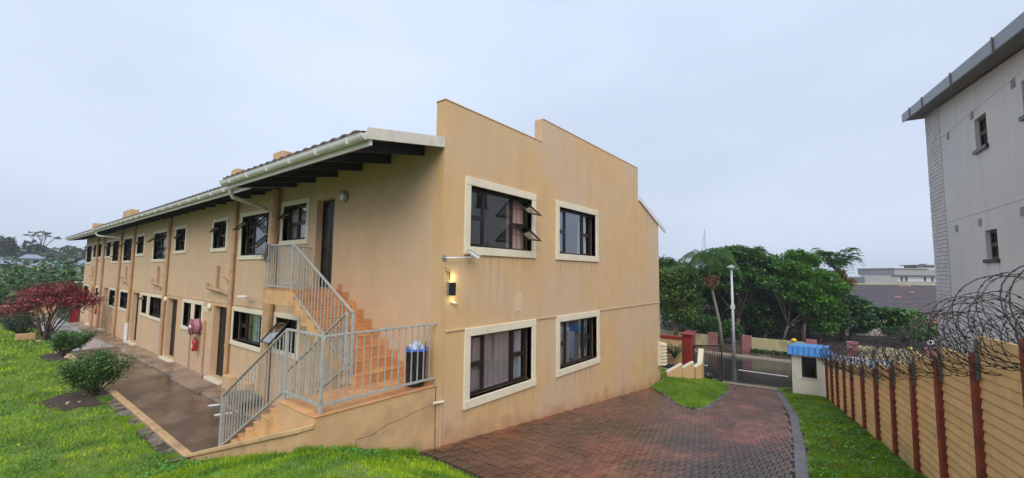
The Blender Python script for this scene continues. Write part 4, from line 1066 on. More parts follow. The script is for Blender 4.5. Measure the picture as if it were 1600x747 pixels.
# letter boxes stacked on the far corner of the end wall
t = thing('letter_boxes', (15.35, 5.3, -3.22), 'stack of slanted cream letter boxes on the far corner of the building', 'letter boxes')
MB().box(15.24, 5.29, -3.22, 15.5, 5.375, -2.42).build('back_board', 'cream_trim', t)
for k in range(7):
    z = -3.2+k*.11
    MB().prism([(15.22, 5.285, z), (15.22, 5.13, z+.02), (15.22, 5.16, z+.095), (15.22, 5.285, z+.10)], (.3, 0, 0)).build('letter_box', 'cream_trim', t, bevel=.004)

# ================================================================== SLATTED WALL AND RAZOR WIRE
def fpos(s): return Vector((9.95+.982*s, -.84+.187*s, 0))
def fground(s): p = fpos(s); return drive_z(p.x)+.10
TOP = [(-4.4, -.40), (-3.3, -.62), (-2.16, -.92), (-1.06, -1.17), (0, -1.46), (1.08, -1.72), (2.16, -1.95), (3.24, -2.12), (4.32, -2.26), (5.2, -2.36), (6.1, -2.48), (6.9, -2.6), (7.7, -2.7)]
FW = thing('slatted_wall', tuple(fpos(0))[:2]+(fground(0),), 'tan precast slat wall with dark red posts stepping down along the driveway', 'fence')
for i, (s, zt) in enumerate(TOP):
    p = fpos(s); g = fground(s)
    a = p-FD*.06; b = p+FD*.06
    lean = FN*rnd.uniform(-.01, .01)
    ring = [a+FN*.075, b+FN*.075, b-FN*.06, a-FN*.06]
    MB().hexa([q+Vector((0, 0, g-.4)) for q in ring]+[q+lean+Vector((0, 0, zt)) for q in ring]).build('post', 'oxide_post', FW, bevel=.008)
    # angle bracket carrying the wire
    c = p-FD*.10+FN*.045
    MB().bar(c+Vector((0, 0, zt-.33)), c+Vector((0, 0, zt+.16)), .035, .03, (1, 0, 0)).build('wire_bracket', 'steel_bracket', FW)
    if i+1 < len(TOP):
        s1 = TOP[i+1][0]; q = fpos(s1); z_top = zt-.08; z = z_top; h = .128
        gl = fground(s1)-.15
        while z > gl:
            a = p+FD*.055; b = q-FD*.055
            V_ = []
            for P_ in (a, b):
                V_ += [P_+FN*.010+Vector((0, 0, z-.012)), P_+FN*.026+Vector((0, 0, z-h+.02)), P_+FN*.022+Vector((0, 0, z-h+.002)), P_-FN*.02+Vector((0, 0, z-h+.002)), P_-FN*.02+Vector((0, 0, z-.012))]
            MB().add(V_, [(0, 1, 2, 3, 4), (5, 9, 8, 7, 6)]+[(k, 5+k, 5+(k+1) % 5, (k+1) % 5) for k in range(5)]).build('slat', 'slat_concrete', FW)
            z -= h
RWt = thing('razor_wire', tuple(fpos(0))[:2]+(-1.3,), 'tangled dark razor wire coils running along the top of the slatted wall', 'razor wire')
def ztop(s): return lerp(TOP, s)
def coil(s0, s1, rad, pitch, dz, off, hand=1, wire=.005, seed=0, squash=1.0, sway=.05):
    rr = random.Random(seed); turns = abs(s1-s0)/pitch; n = int(turns*22); pts = []
    for i in range(n+1):
        t_ = i/n; s = s0+(s1-s0)*t_; a = hand*2*math.pi*turns*t_+seed
        r_ = rad*(1+.12*math.sin(a*.37+seed))
        c = fpos(s+sway*math.sin(a*1.3+seed)+.30*rad*math.sin(a))+FN*(off+r_*math.cos(a)*squash)
        pts.append(c+Vector((0, 0, ztop(s)+dz+r_*math.sin(a))))
    mb = MB().tube(pts, wire, 4)
    L_ = 0
    for a, b in zip(pts, pts[1:]):
        L_ += (b-a).length
        if L_ > .11:
            L_ = 0; m_ = (a+b)/2; d = (b-a).normalized(); o = Vector((rr.uniform(-1, 1), rr.uniform(-1, 1), rr.uniform(-1, 1))).cross(d).normalized()*.011
            mb.add([m_+o+d*.013, m_+o-d*.013, m_-o-d*.013, m_-o+d*.013, m_+d*.01+o*.2], [(0, 1, 4), (2, 3, 4), (1, 2, 4), (3, 0, 4)])
    return mb.build('coil', 'razor_steel', RWt, recalc=False)
sp = [-4.4, -3.3, -2.16, -1.06, 0, 1.08, 2.16, 3.24, 4.32, 5.4, 6.5, 7.7]
for k, (a, b) in enumerate(zip(sp, sp[1:])):
    f = max(.30, .50-.035*k)
    coil(a, b, f*.88, .34 if k < 4 else .22, .10+.10*(k < 5), .02, 1, seed=k, squash=.85, wire=.0055)
    coil(a, b, f*.55, .19, -.02, .08, -1, seed=k+20, squash=.7, wire=.004)
coil(-4.4, -1.2, .44, .42, .22, .05, 1, seed=51, wire=.006)
coil(-2.5, 1.6, .38, .5, .24, -.05, -1, seed=53, wire=.0055)
coil(-3.0, 7.6, .30, .42, .22, .0, -1, seed=57, wire=.005)
for dz in (.02, .12, .30):
    MB().tube([fpos(s)+FN*.06+Vector((0, 0, ztop(s)+dz+.012*math.sin(s*5))) for s in rng(-4.4, 7.7, .4)], .004, 4).build('tension_wire', 'razor_steel', RWt)

# ================================================================== GREY NEIGHBOUR BUILDING
ND = Vector((.9935, .1135, 0)); NN = Vector((-.1135, .9935, 0)); NC = Vector((19.24, -2.26, 0))
FG = F(NC, -ND, NN)                                    # u runs from the far corner towards the camera
G = thing('grey_building', (19.24, -2.26, -4.5), 'tall grey rendered building with zinc roof edge behind the razor wire', 'building')
zc = lambda u: 5.36-.105*u                             # roof underside
hl = [(3.82, 4.52, 3.2, 3.98), (3.96, 4.62, .46, 1.16), (6.25, 7.6, 3.3, 4.02)]
wm = wall_mesh(FG, 1.35, 8.6, -5.2, 4.35, hl, .3)
wm.build('wall', 'grey_render', G)
MB().prism([FG.p(1.35, 4.351), FG.p(8.6, 4.351), FG.p(8.6, 4.40), FG.p(1.35, zc(1.35)-.02)], -NN*.3).build('wall_top', 'grey_render', G)
mb = MB(); z = -5.2; row = 0
while z < 5.25:
    bw = 1.35/4
    for k in range(-1, 5):
        a = max(0, (k+.5*(row % 2))*bw); b = min(1.345, (k+1+.5*(row % 2))*bw-.012)
        if b > a: FG.box(mb, a, b, z, z+.108, -.08, .012+rnd.uniform(-.004, .004))
    z += .12; row += 1
mb.build('brickwork', 'grey_brick', G, kind='stuff')
mb = MB(); FG.box(mb, .003, 1.347, -5.2, 5.2, -.28, -.02); mb.build('brick_backing', 'grey_render', G)
MB().hexa([FG.p(0, -5.2, -.3), FG.p(.3, -5.2, -.3), FG.p(.3, -5.2, -9), FG.p(0, -5.2, -9), FG.p(0, 5.3, -.3), FG.p(.3, 5.3, -.3), FG.p(.3, 5.3, -9), FG.p(0, 5.3, -9)]).build('end_wall', 'grey_render', G)
MB().hexa([FG.p(8.3, -5.2, -.31), FG.p(8.6, -5.2, -.31), FG.p(8.6, -5.2, -9), FG.p(8.3, -5.2, -9), FG.p(8.3, 4.38, -.31), FG.p(8.6, 4.38, -.31), FG.p(8.6, 4.38, -9), FG.p(8.3, 4.38, -9)]).build('end_wall', 'grey_render', G)
for a, b, c, d in hl:
    w_ = window(FG, G, a, b, c, d, border=0, cols=(1,) if b-a < 1 else (.5, .5), split=(1,) if b-a < 1 else (0, 0), depth=.09, gm='hut_glass', mat_f='frame_rust')
    mb = MB(); FG.box(mb, a-.02, b+.02, c-.02, d+.02, -.45, -.305); mb.build('dark_backing', 'room_dark', G)  # dark box added behind the glass, standing in for the shade of a room
    mb = MB(); FG.box(mb, a-.05, b+.05, c-.09, c-.005, -.16, .06); mb.build('window_sill', 'frame_brown', G)
for z in (1.64, 4.22):
    mb = MB(); FG.box(mb, 1.36, 8.55, z, z+.022, 0, .008); mb.build('joint', 'grey_render', G)
for (u, z) in ((1.9, 4.02), (3.66, 4.05), (5.85, 4.02), (2.05, 1.30), (3.66, 1.30), (5.8, 1.3)):
    mb = MB(); FG.box(mb, u, u+.17, z, z+.19, 0, .015)
    for k in range(4): FG.box(mb, u+.015, u+.155, z+.02+k*.042, z+.04+k*.042, .0155, .022)
    mb.build('vent', 'apt_grey', G, kind='stuff')
mb = MB(); FG.box(mb, 4.05, 4.62, -5.0, .37, 0, .012); mb.build('paint_stripe', 'apt_white', G)
def slab(u0, u1, za, zb, w0, w1, name, m, drop=0):
    MB().hexa([FG.p(u0, zc(u0)+za, w0), FG.p(u1, zc(u1)+za, w0), FG.p(u1, zc(u1)+za-drop, w1), FG.p(u0, zc(u0)+za-drop, w1),
               FG.p(u0, zc(u0)+zb, w0), FG.p(u1, zc(u1)+zb, w0), FG.p(u1, zc(u1)+zb-drop, w1), FG.p(u0, zc(u0)+zb-drop, w1)]).build(name, m, G)
slab(-.50, 9, 0, .10, -9.2, .42, 'eave_slab', 'far_wall_dark')
u = -.52
for L_ in (1.0, 1.35, 2.4, 2.4, 2.4):
    slab(u, u+L_-.012, -.03, .25, .422, .47, 'roof_fascia', 'zinc_fascia'); slab(u+L_-.04, u+L_+.02, -.04, .275, .475, .49, 'fascia_joint', 'far_wall_dark'); u += L_
slab(-.50, 9, .101, .235, -9.2, .42, 'roof', 'zinc_fascia')
MB().hexa([FG.p(-.35, 1.5, -.1), FG.p(-.003, 1.5, -.1), FG.p(-.003, 1.5, -2), FG.p(-.35, 1.5, -2), FG.p(-.35, 2.6, -.1), FG.p(-.003, 2.6, -.1), FG.p(-.003, 2.6, -2), FG.p(-.35, 2.6, -2)]).build('balcony', 'grey_brick', G, bevel=.01)

# ================================================================== GATE, HUT, WALLS BY THE STREET
H = thing('guard_hut', (18.6, 1.16, -4.2), 'small white panel guard hut with a blue tiled roof skirt beside the gate', 'hut')
FH = F((18.1, 0, 0), (0, 1, 0), (-1, 0, 0))
hw = wall_mesh(FH, .67, 1.65, -4.15, -2.70, [(.93, 1.36, -3.50, -2.80)], .05); hw.build('front_wall', 'hut_panel', H)
MB().box(18.151, 1.60, -4.15, 19.2, 1.65, -2.70).build('side_wall', 'hut_panel', H)
MB().box(18.151, .67, -4.15, 19.2, .72, -2.70).build('side_wall', 'hut_panel', H)
MB().box(19.15, .721, -4.15, 19.2, 1.599, -2.70).build('rear_wall', 'hut_panel', H)
MB().box(18.1, .66, -4.42, 19.2, 1.66, -4.151).build('base', 'far_wall_dark', H)
window(FH, H, .93, 1.36, -3.50, -2.80, border=0, cols=(1,), split=(0,), depth=.005, gm='hut_glass', mat_f='frame_brown')
mb = MB(); FH.box(mb, .90, 1.40, -3.53, -3.503, .0, .03); mb.build('window_sill', 'white_plastic', H)
mb = MB(); FH.box(mb, 1.655, 1.67, -4.1, -2.73, -.06, .012); mb.build('corner_trim', 'frame_brown', H)
mb = MB(); mb.sphere(tuple(FH.p(1.57, -3.5, .01)), .018); mb.build('vent_cap', 'far_wall_dark', H)
for k in range(8):
    y0 = .50+k*.158; y1 = y0+.152; e = .012
    MB().hexa([(17.94, y0, -2.75), (17.94, y1, -2.75), (18.12, y1-.0, -2.46), (18.12, y0, -2.46), (17.92, y0+e, -2.735), (17.92, y1-e*3, -2.735), (18.10, y1-e*3, -2.44), (18.10, y0+e, -2.44)]).build('roof_tile', 'blue_tile', H, bevel=.006)
MB().box(17.97, .50, -2.74, 19.3, 1.76, -2.70).build('soffit', 'blue_tile', H)
MB().hexa([(17.98, .51, -2.70), (19.29, .51, -2.70), (19.29, 1.75, -2.70), (17.98, 1.75, -2.70), (18.12, .6, -2.47), (19.15, .6, -2.47), (19.15, 1.66, -2.47), (18.12, 1.66, -2.47)]).build('roof', 'blue_tile', H)

t = thing('sliding_gate', (18.6, 4.3, -4.3), 'open dark metal sliding gate standing beside the driveway end', 'gate')
ga, gb = Vector((18.05, 4.92, 0)), Vector((18.75, 4.05, 0))
for z in (-2.82, -4.18): MB().bar(ga+Vector((0, 0, z)), gb+Vector((0, 0, z)), .04, .05).build('rail', 'frame_brown', t)
for i in range(13):
    p = ga+(gb-ga)*i/12; MB().bar(p+Vector((0, 0, -4.18)), p+Vector((0, 0, -2.82)), .02 if i % 12 else .05, .02 if i % 12 else .05).build('bar', 'frame_brown', t)
t2 = MB().bar((18.75, 4.10, -4.235), (19.25, 1.70, -4.30), .05, .05).build('gate_track', 'stone_pale', None, loc=(19, 2.9, -4.3), label='pale rail of the gate track lying across the driveway end', cat='gate track')
t = thing('gate_motor', (17.75, 4.55, -4.2), 'yellow cream gate motor box next to the sliding gate', 'gate motor')
MB().box(17.62, 4.62, -4.12, 17.9, 4.86, -3.80).build('housing', 'yellow_plastic', t, bevel=.02); MB().box(17.6, 4.60, -4.2, 17.92, 4.88, -4.121).build('base', 'far_wall_dark', t)
MB().lathe((17.86, 4.36, -4.2), [(.10, 0), (.15, .05), (.16, .34), (.12, .42), (.04, .44)], 14).build('bucket', 'black_plastic', None, loc=(17.86, 4.36, -4.2), label='round black plastic bucket between the gate motor and the gate', cat='bucket')
# stepped garden wall curving round the island
t = thing('stepped_wall', (16.4, 5.0, -4.0), 'low cream garden wall with stepped slanting copings beside the grass island', 'wall')
def wseg(a, b, za, zb, name='wall_panel', th=.16, zg=-4.25):
    a, b = Vector((*a, 0)), Vector((*b, 0)); d = (b-a).normalized(); n_ = Vector((-d.y, d.x, 0))*th/2
    def pz(p, z): return p+Vector((0, 0, z))
    MB().hexa([pz(a-n_, zg), pz(b-n_, zg), pz(b+n_, zg), pz(a+n_, zg), pz(a-n_, za), pz(b-n_, zb), pz(b+n_, zb), pz(a+n_, za)]).build(name, 'tan_plaster', t)
    n_ *= 1.12
    MB().hexa([pz(a-n_, za+.001), pz(b-n_, zb+.001), pz(b+n_, zb+.001), pz(a+n_, za+.001), pz(a-n_, za+.05), pz(b-n_, zb+.05), pz(b+n_, zb+.05), pz(a+n_, za+.05)]).build('coping', 'cream_trim', t, bevel=.006)
wseg((16.04, 5.36), (16.40, 4.92), -3.60, -3.30); wseg((16.41, 4.91), (16.66, 4.58), -3.44, -3.22); wseg((16.68, 4.56), (16.95, 4.42), -3.42, -3.30); wseg((16.96, 4.42), (17.5, 4.50), -3.30, -2.86)
wseg((16.03, 5.38), (15.85, 5.6), -3.9, -3.9)
# street wall with red coping and pillar
t = thing('boundary_wall', (22.7, 10, -4.4), 'cream boundary wall with dark red coping on the near side of the street', 'wall')
MB().box(22.62, 6.75, -4.6, 22.8, 30, -3.30).build('wall_panel', 'tan_plaster', t)
MB().box(22.56, 6.74, -3.299, 22.86, 30, -3.16).build('coping', 'red_paint', t, bevel=.01)
t = thing('gate_pillar', (22.9, 6.5, -4.4), 'dark red gate pillar with a pointed cap at the end of the boundary wall', 'pillar')
MB().box(22.62, 6.28, -4.7, 23.06, 6.72, -3.05).build('shaft', 'red_paint', t, bevel=.01)
mb = MB(); mb.add([(22.55, 6.21, -3.049), (23.13, 6.21, -3.049), (23.13, 6.79, -3.049), (22.55, 6.79, -3.049), (22.55, 6.21, -2.99), (23.13, 6.21, -2.99), (23.13, 6.79, -2.99), (22.55, 6.79, -2.99), (22.84, 6.5, -2.82)],
   [(3, 2, 1, 0), (0, 1, 5, 4), (1, 2, 6, 5), (2, 3, 7, 6), (3, 0, 4, 7), (4, 5, 8), (5, 6, 8), (6, 7, 8), (7, 4, 8)]).build('cap', 'red_paint', t)
# wall on the far side of the street
t = thing('street_wall', (33.1, 0, -5.2), 'weathered cream wall with pink pillars on the far side of the street', 'wall')
def cw(y0, y1, ztop_, m='street_cream', x=33.05, nm='wall_panel', w=.14): MB().box(x, y0, -5.4, x+w, y1, ztop_).build(nm, m, t, bevel=.01)
for (a, b) in ((7.95, 8.9), (9.4, 12.5), (13, 16)): cw(a, b, -4.28)
for (a, b, z) in ((2.22, 5.27, -4.20), (-3.2, -.38, -4.10), (-7.5, -3.75, -4.10)): cw(a, b, z)
for (a, z) in ((7.45, -4.15), (5.29, -4.16), (1.67, -4.05), (-.36, -3.96), (-3.75, -3.9), (8.9, -4.15), (12.5, -4.15)): cw(a, a+.5, z, 'pink_paint', 33.0, 'pillar', .28); cw(a-.03, a+.53, z+.05, 'pink_paint', 32.97, 'pillar_cap', .34)
for y, z, w_ in ((2.85, -4.2, 'above the wall left of the guard hut roof'), (-2.7, -4.1, 'above the wall behind the razor wire'), (10.3, -4.28, 'above the wall behind the red coping')):
    mb = MB(); mb.lathe((33.12, y, z), [(.16, 0), (.17, .06), (.12, .16), (.05, .18)], 10); mb.build('yellow_cap', 'yellow_plastic', None, loc=(33.12, y, z), smooth=True, label='small bright yellow cap '+w_, cat='cap')
t = thing('garden_lamp', (33.14, -3.5, -3.85), 'white globe lamp on the pink pillar behind the razor wire', 'lamp')
MB().lathe((33.14, -3.5, -3.85), [(.08, 0), (.06, .08)], 10).build('base', 'frame_brown', t); MB().sphere((33.14, -3.5, -3.62), .17).build('globe', 'white_plastic', t, smooth=True)
t = thing('street_lamp', (31.2, 6.0, -5.17), 'tall slim white street lamp post on the far pavement', 'street lamp')
MB().tube([(31.2, 6.0, -5.2), (31.2, 6.0, -2.2), (31.05, 5.98, .45)], [.10, .085, .06], 10).build('post', 'lamp_pole', t, smooth=True)
MB().lathe((31.04, 5.98, .40), [(.07, 0), (.10, .06), (.30, .10), (.26, .16), (.06, .28), (.01, .30)], 14).build('lantern', 'lamp_pole', t, smooth=True)
MB().tube([(31.04, 5.98, .47), (31.15, 5.75, .42), (31.25, 5.55, .46)], .02, 6).build('arm', 'lamp_pole', t)
MB().box(31.09, 5.88, -2.2, 31.31, 6.1, -1.95).build('collar', 'lamp_pole', t)
t = thing('radio_mast', (43.5, 10.6, -5), 'thin dark mast rising above the palm crown', 'mast')
MB().tube([(43.5, 10.6, -5.2), (43.5, 10.6, 4.4)], .035, 5, r2=.02).build('mast', 'frame_brown', t); MB().tube([(43.3, 10.85, 1.8), (43.42, 10.7, 3.9)], .018, 4).build('stay_wire', 'frame_brown', t)

# ================================================================== HOUSES BEYOND
RA = Vector((.6205, -.7842, 0)); FA = Vector((.7842, .6205, 0))     # across and away from the site
def at(a, b, z=0): return FA*a+RA*b+Vector((0, 0, z))
def house(name, a0, a1, b0, b1, zg, ze, zr, wm_, rm, label, courses=0, oh=.5, wins=(), cat='house'):
    """pitched roof whose ridge runs across the view; a = distance away, b = sideways"""
    t = thing(name, tuple(at((a0+a1)/2, (b0+b1)/2, zg)), label, cat)
    P = at; c = [P(a0, b0), P(a0, b1), P(a1, b1), P(a1, b0)]; up_ = Vector((0, 0, 1))
    fr = F(P(a0, 0), RA, -FA)
    am = (a0+a1)/2
    wall_mesh(fr, b0, b1, zg, ze, wins, .2).build('wall', wm_, t)
    MB().hexa([P(a0+.21, b0, zg), P(a1, b0, zg), P(a1, b1, zg), P(a0+.21, b1, zg), P(a0+.21, b0, ze), P(a1, b0, ze), P(a1, b1, ze), P(a0+.21, b1, ze)]).build('wall', wm_, t)
    for w in wins:
        w_ = MB(); fr.box(w_, w[0], w[1], w[2], w[3], -.14, -.1); wo_ = w_.build('window', 'frame_brown', t)
        for k in range(2):
            g_ = MB(); m_ = (w[0]+w[1])/2; fr.box(g_, (w[0], m_+.02)[k]+.04, (m_-.02, w[1])[k]-.04, w[2]+.05, w[3]-.05, -.099, -.09); g_.build('pane', 'window_glass', wo_)
    n = courses or 1
    for side in (0, 1):
        A0, A1 = (a0-oh, am) if side == 0 else (a1+oh, am)
        mb = MB()
        z0 = ze-.1
        for k in range(n):
            p, q = k/n, (k+1.0)/n
            aa, bb = A0+(A1-A0)*p, A0+(A1-A0)*q; za, zb = z0+(zr-z0)*p, z0+(zr-z0)*q
            if not courses: cols_ = [(b0-.3, b1+.3)]
            else: m2 = int((b1-b0+.6)/.6); cols_ = [(b0-.3+.6*j, b0-.3+.6*j+.585) for j in range(m2)]
            for (u, v) in cols_:
                mb.hexa([P(aa, u, za-.02), P(aa, v, za-.02), P(bb, v, zb-.04), P(bb, u, zb-.04), P(aa, u, za+.07), P(aa, v, za+.07), P(bb, v, zb+.0), P(bb, u, zb+.0)])
        mb.build('roof', rm, t, **({'kind': 'stuff'} if courses else {}))
    for b in (b0, b1-.05):
        MB().prism([P(a0, b, ze), P(a1, b, ze), P(am, b, zr-.06)], RA*.05).build('gable', wm_, t)
    rd = MB(); rd.bar(P(am, b0-.3, zr+.02), P(am, b1+.3, zr+.02), .25, .12); rd.build('ridge', rm if rm != 'roof_tile_dark' else 'street_cream', t)
    return t
house('tiled_house', 39, 53, 30.5, 47, -5.35, -3.05, -.80, 'far_wall', 'roof_tile_dark', 'house with a wide dark grey tiled roof right of the trees', courses=22,
      wins=((39, 40.2, -4.5, -3.5), (41, 42.3, -4.5, -3.5), (43, 44, -4.4, -3.5)))
# loose red tiles on the dark roof
for k, (a, b) in enumerate(((42.0, 38.0), (43.4, 40.7), (45.2, 41.4), (45.3, 42.2))):
    z = -3.15+(a-38.5)/(46-38.5)*(2.35)+.03
    MB().hexa([at(a, b, z), at(a, b+.65, z), at(a+.3, b+.65, z+.1), at(a+.3, b, z+.1), at(a, b, z+.05), at(a, b+.65, z+.05), at(a+.3, b+.65, z+.15), at(a+.3, b, z+.15)]).build('repair_tile', 'roof_tile_faded', bpy.data.objects['tiled_house'])
house('shaded_house', 41, 49, 14.5, 27, -5.35, -3.2, -1.15, 'far_wall', 'roof_tile_dark', 'low house with mauve grey roof half hidden behind the street trees', courses=12,
      wins=((16.5, 17.6, -4.6, -3.6), (18.6, 19.5, -4.6, -3.6), (20.5, 22, -4.6, -3.6), (24, 25, -4.6, -3.6)))
house('red_roofed_house', 68, 78, 47, 51.2, -5.4, -1.6, .15, 'far_wall', 'roof_tile_red', 'house with a red roof peeping out right of the palm like tree')
house('porch_house', 36, 38.6, 34.4, 38.6, -5.35, -4.3, -3.7, 'far_wall_dark', 'roof_tile_red', 'low brown roofed porch in front of the dark tiled roof')
def cbox(t, name, m, a0, a1, b0, b1, z0, z1):
    return MB().hexa([at(a0, b0, z0), at(a0, b1, z0), at(a1, b1, z0), at(a1, b0, z0), at(a0, b0, z1), at(a0, b1, z1), at(a1, b1, z1), at(a1, b0, z1)]).build(name, m, t)
t = thing('apartment_block', tuple(at(92, 85, -5)), 'far grey flat roofed apartment block with a white lower storey', 'building')
cbox(t, 'wing', 'apt_grey', 90, 98, 75, 82, -6, .0)
cbox(t, 'lower_storey', 'apt_white', 91, 99, 81.5, 94, -6, .45)
cbox(t, 'upper_storey', 'apt_grey', 90, 99.5, 81.4, 94, .46, 1.75)
cbox(t, 'roof_parapet', 'apt_grey', 89.8, 99.5, 81.2, 88.5, 1.76, 1.95)
cbox(t, 'stair_tower', 'apt_grey', 90, 93, 86.3, 90, 1.96, 2.5); cbox(t, 'stair_tower_roof', 'far_wall_dark', 89.6, 93.5, 85.7, 90.4, 2.51, 2.68)
cbox(t, 'roof_tank', 'far_wall_dark', 90, 91, 87.6, 88.4, 2.69, 2.9)
for b in (83.6, 84.6, 88.6, 90.2): cbox(t, 'window', 'frame_brown', 90.9, 90.99, b, b+.35, -.8, .1)
cbox(t, 'base_band', 'apt_grey', 90.2, 90.8, 81.5, 94, -6, -.85)

# left: far hillside houses and yard things
for (x, y, w, d, z0, ze, zr, rm, lb, al) in ((2.6, 116, 5.0, 6, -5, .5, 1.6, 'far_roof', 'long low house with blue grey roof at the left edge among the far trees', .2),
        (8.9, 122, 3.6, 5, -5, .3, 1.2, 'far_roof', 'small pale roofed house right of the long blue roof in the far trees', .1), (15.3, 128, 4.2, 5, -5, .5, 1.7, 'far_roof', 'pale house with pyramid roof in front of the far trees near the building end', 0),
        (8.2, 150, 3.4, 5, -4, 2.0, 3.0, 'far_roof', 'higher pale roofed house on the distant hillside at the left', 0)):
    t = thing('hill_house', (x, y, z0), lb, 'house')
    MB().box(x-w/2, y-d/2, z0, x+w/2, y+d/2, ze).build('wall', 'far_wall', t)
    MB().add([(x-w/2-.4, y-d/2-.4, ze+.01), (x+w/2+.4, y-d/2-.4, ze+.01), (x+w/2+.4, y+d/2+.4, ze+.01), (x-w/2-.4, y+d/2+.4, ze+.01), (x-w/4, y, zr), (x+w/4, y, zr)], [(3, 2, 1, 0), (0, 1, 5, 4), (1, 2, 5), (2, 3, 4, 5), (3, 0, 4)]).build('roof', rm, t)
    for k in range(2): MB().box(x-w/3+k*w/2.4, y-d/2-.04, ze-1.4, x-w/3+k*w/2.4+.9, y-d/2-.005, ze-.4).build('window', 'frame_brown', t)
t = thing('yard_wall', (0, 47.5, -4), 'low cream yard wall across the far end of the lawn', 'wall')
MB().box(-12, 47.4, -4.6, 4.1, 47.6, -2.85).build('wall_panel', 'ochre_plaster', t); MB().box(-12, 47.35, -2.849, 4.15, 47.65, -2.76).build('coping', 'ochre_plaster', t)
t = thing('yard_gate', (4.8, 44.4, -3.9), 'dark red solid yard gate beside the far end of the building', 'gate')
MB().box(4.62, 44.4, -3.95, 5.02, 44.46, -2.95).build('leaf', 'red_paint', t); MB().box(4.54, 44.35, -4.1, 4.61, 44.5, -2.9).build('post', 'red_paint', t)
MB().box(1.55, 33.0, -3.75, 2.25, 33.25, -3.38).build('cream_block', 'ochre_plaster', None, loc=(1.9, 33.1, -3.75), bevel=.02, label='small cream plastered block on the lawn left of the red leaved tree', cat='block')
MB().box(.2, 47.0, -3.9, 1.6, 47.3, -3.72).build('white_slab', 'white_board', None, loc=(.9, 47.1, -3.9), bevel=.02, label='flat pale slab on the grass at the far left edge of the lawn', cat='slab')
t = thing('wall_light', (4.6, 41.9, -1.0), 'small white light on a short arm at the far end of the long wall', 'lamp')
MB().tube([(4.89, 41.9, -1.02), (4.6, 41.9, -.98)], .03, 8).build('arm', 'white_plastic', t); MB().sphere((4.5, 41.9, -.99), .10, sc=(1.3, 1, .5)).build('globe', 'white_plastic', t)
for k, (x, y, r_) in enumerate(((2.52, 26.4, .16), (2.6, 24.6, .13), (2.25, 31.6, .11), (1.95, 31.3, .09), (1.75, 15.95, .05), (1.95, 15.85, .04))):
    mb = MB(); mb.sphere((x, y, lawn_z(x, y)+r_*.35), r_, 9, 6, (1, .8, .6)); rr = random.Random(k)
    mb.v = [(a+rr.uniform(-.1, .1)*r_, b+rr.uniform(-.1, .1)*r_, c+rr.uniform(-.1, .1)*r_) for a, b, c in mb.v]
    mb.build('garden_stone', 'stone_pale', None, loc=(x, y, lawn_z(x, y)), label=('largest pale stone on the kerb side of the second bush', 'pale stone in the soil right under the second bush', 'pale stone in front of the red leaved tree, nearer the path', 'pale stone in front of the red leaved tree, nearer the lawn', 'small stone in the soil left of the nearest bush, farther left', 'small stone in the soil left of the nearest bush, nearer the stems')[k], cat='stone')

# ================================================================== PLANTS
def bush(base, w, h, n, size, label, seed, leaf='leaf_bush', dx=0):
    t = thing('garden_bush', base, label, 'bush'); r_ = np.random.RandomState(seed); rr = random.Random(seed); b = Vector(base)
    st_ = MB(); pts = []
    for i in range(46):
        a = rr.uniform(0, 2*math.pi); q = math.sqrt(rr.random()); R_ = w/2*q
        top = b+Vector((R_*math.cos(a)+dx*q, R_*math.sin(a), h*(.72+.28*rr.random())*(1-.18*q*q)))
        mid = b+(top-b)*.5+Vector((R_*.12*math.cos(a), R_*.12*math.sin(a), -.04*h*q))
        st_.tube([b+Vector((rr.uniform(-.07, .07), rr.uniform(-.07, .07), -.05)), mid, top], .013*h+.004, 5, r2=.004)
        k = n//46
        tt = .42+.62*r_.rand(k)**.8
        line = np.array(mid)[None]*(1-(tt[:, None]-.5)*2)+np.array(top)[None]*((tt[:, None]-.5)*2)
        pts.append(line+r_.normal(size=(k, 3))*np.array([.075, .075, .055])*w)
    st_.build('stems', 'bark', t, recalc=False)
    P_ = np.concatenate(pts); P_ = P_[P_[:, 2] > base[2]+.16*h]
    leaf_mesh('foliage', P_, size, [leaf], t, flat=.7, seed=seed)
    return t
bush((2.28, 16.5, -3.5), 1.42, 1.16, 8000, .062, 'nearest round green bush on stems beside the kerb', 31)
bush((2.45, 25.4, -3.6), 1.15, 1.05, 5200, .075, 'second green bush from the camera, leaning over the path edge', 32, dx=.35)
bush((1.9, 35.5, -3.7), 1.9, 1.3, 1800, .11, 'bluish green bush behind the red leaved tree', 33, leaf='leaf_bluegreen')
bush((1.3, 46.3, -3.9), 1.2, 1.2, 900, .14, 'dark shrub in front of the far yard wall', 34, leaf='leaf_dark')
bush((2.3, 46.2, -3.9), 1.0, .9, 700, .12, 'brownish shrub in front of the far yard wall right of the dark shrub', 35, leaf='leaf_olive')
t = thing('red_tree', (2.55, 32.3, -3.65), 'spreading red leaved tree beside the path near the far end', 'tree')
mb = MB(); rr = random.Random(5); r_ = np.random.RandomState(5); pts = []; b = Vector((2.55, 32.3, -3.7))
for i in range(26):
    u = rr.uniform(-1.65, 1.2); v = rr.uniform(-1.0, 1.0); top = b+Vector((.6205*u, -.7842*u, 0))*1.0+Vector((.78*v, .62*v, 0))+Vector((0, 0, 1.45+1.15*(1-abs(u)/2.3)+rr.uniform(-.35, .15)))
    mid = b+(top-b)*.45+Vector((rr.uniform(-.2, .2), rr.uniform(-.2, .2), rr.uniform(-.1, .25)))
    mb.tube([b+Vector((rr.uniform(-.15, .15), rr.uniform(-.15, .15), 0)), mid, top], .045 if i % 2 else .022, 5, r2=.008)
    pts.append(np.array(top)+r_.normal(size=(330, 3))*np.array([.36, .36, .22]))
mb.build('trunk', 'bark', t, recalc=False)
leaf_mesh('crown', np.concatenate(pts), .115, ['leaf_red', 'leaf_red', 'leaf_red', 'leaf_maroon'], t, flat=.8, seed=5)

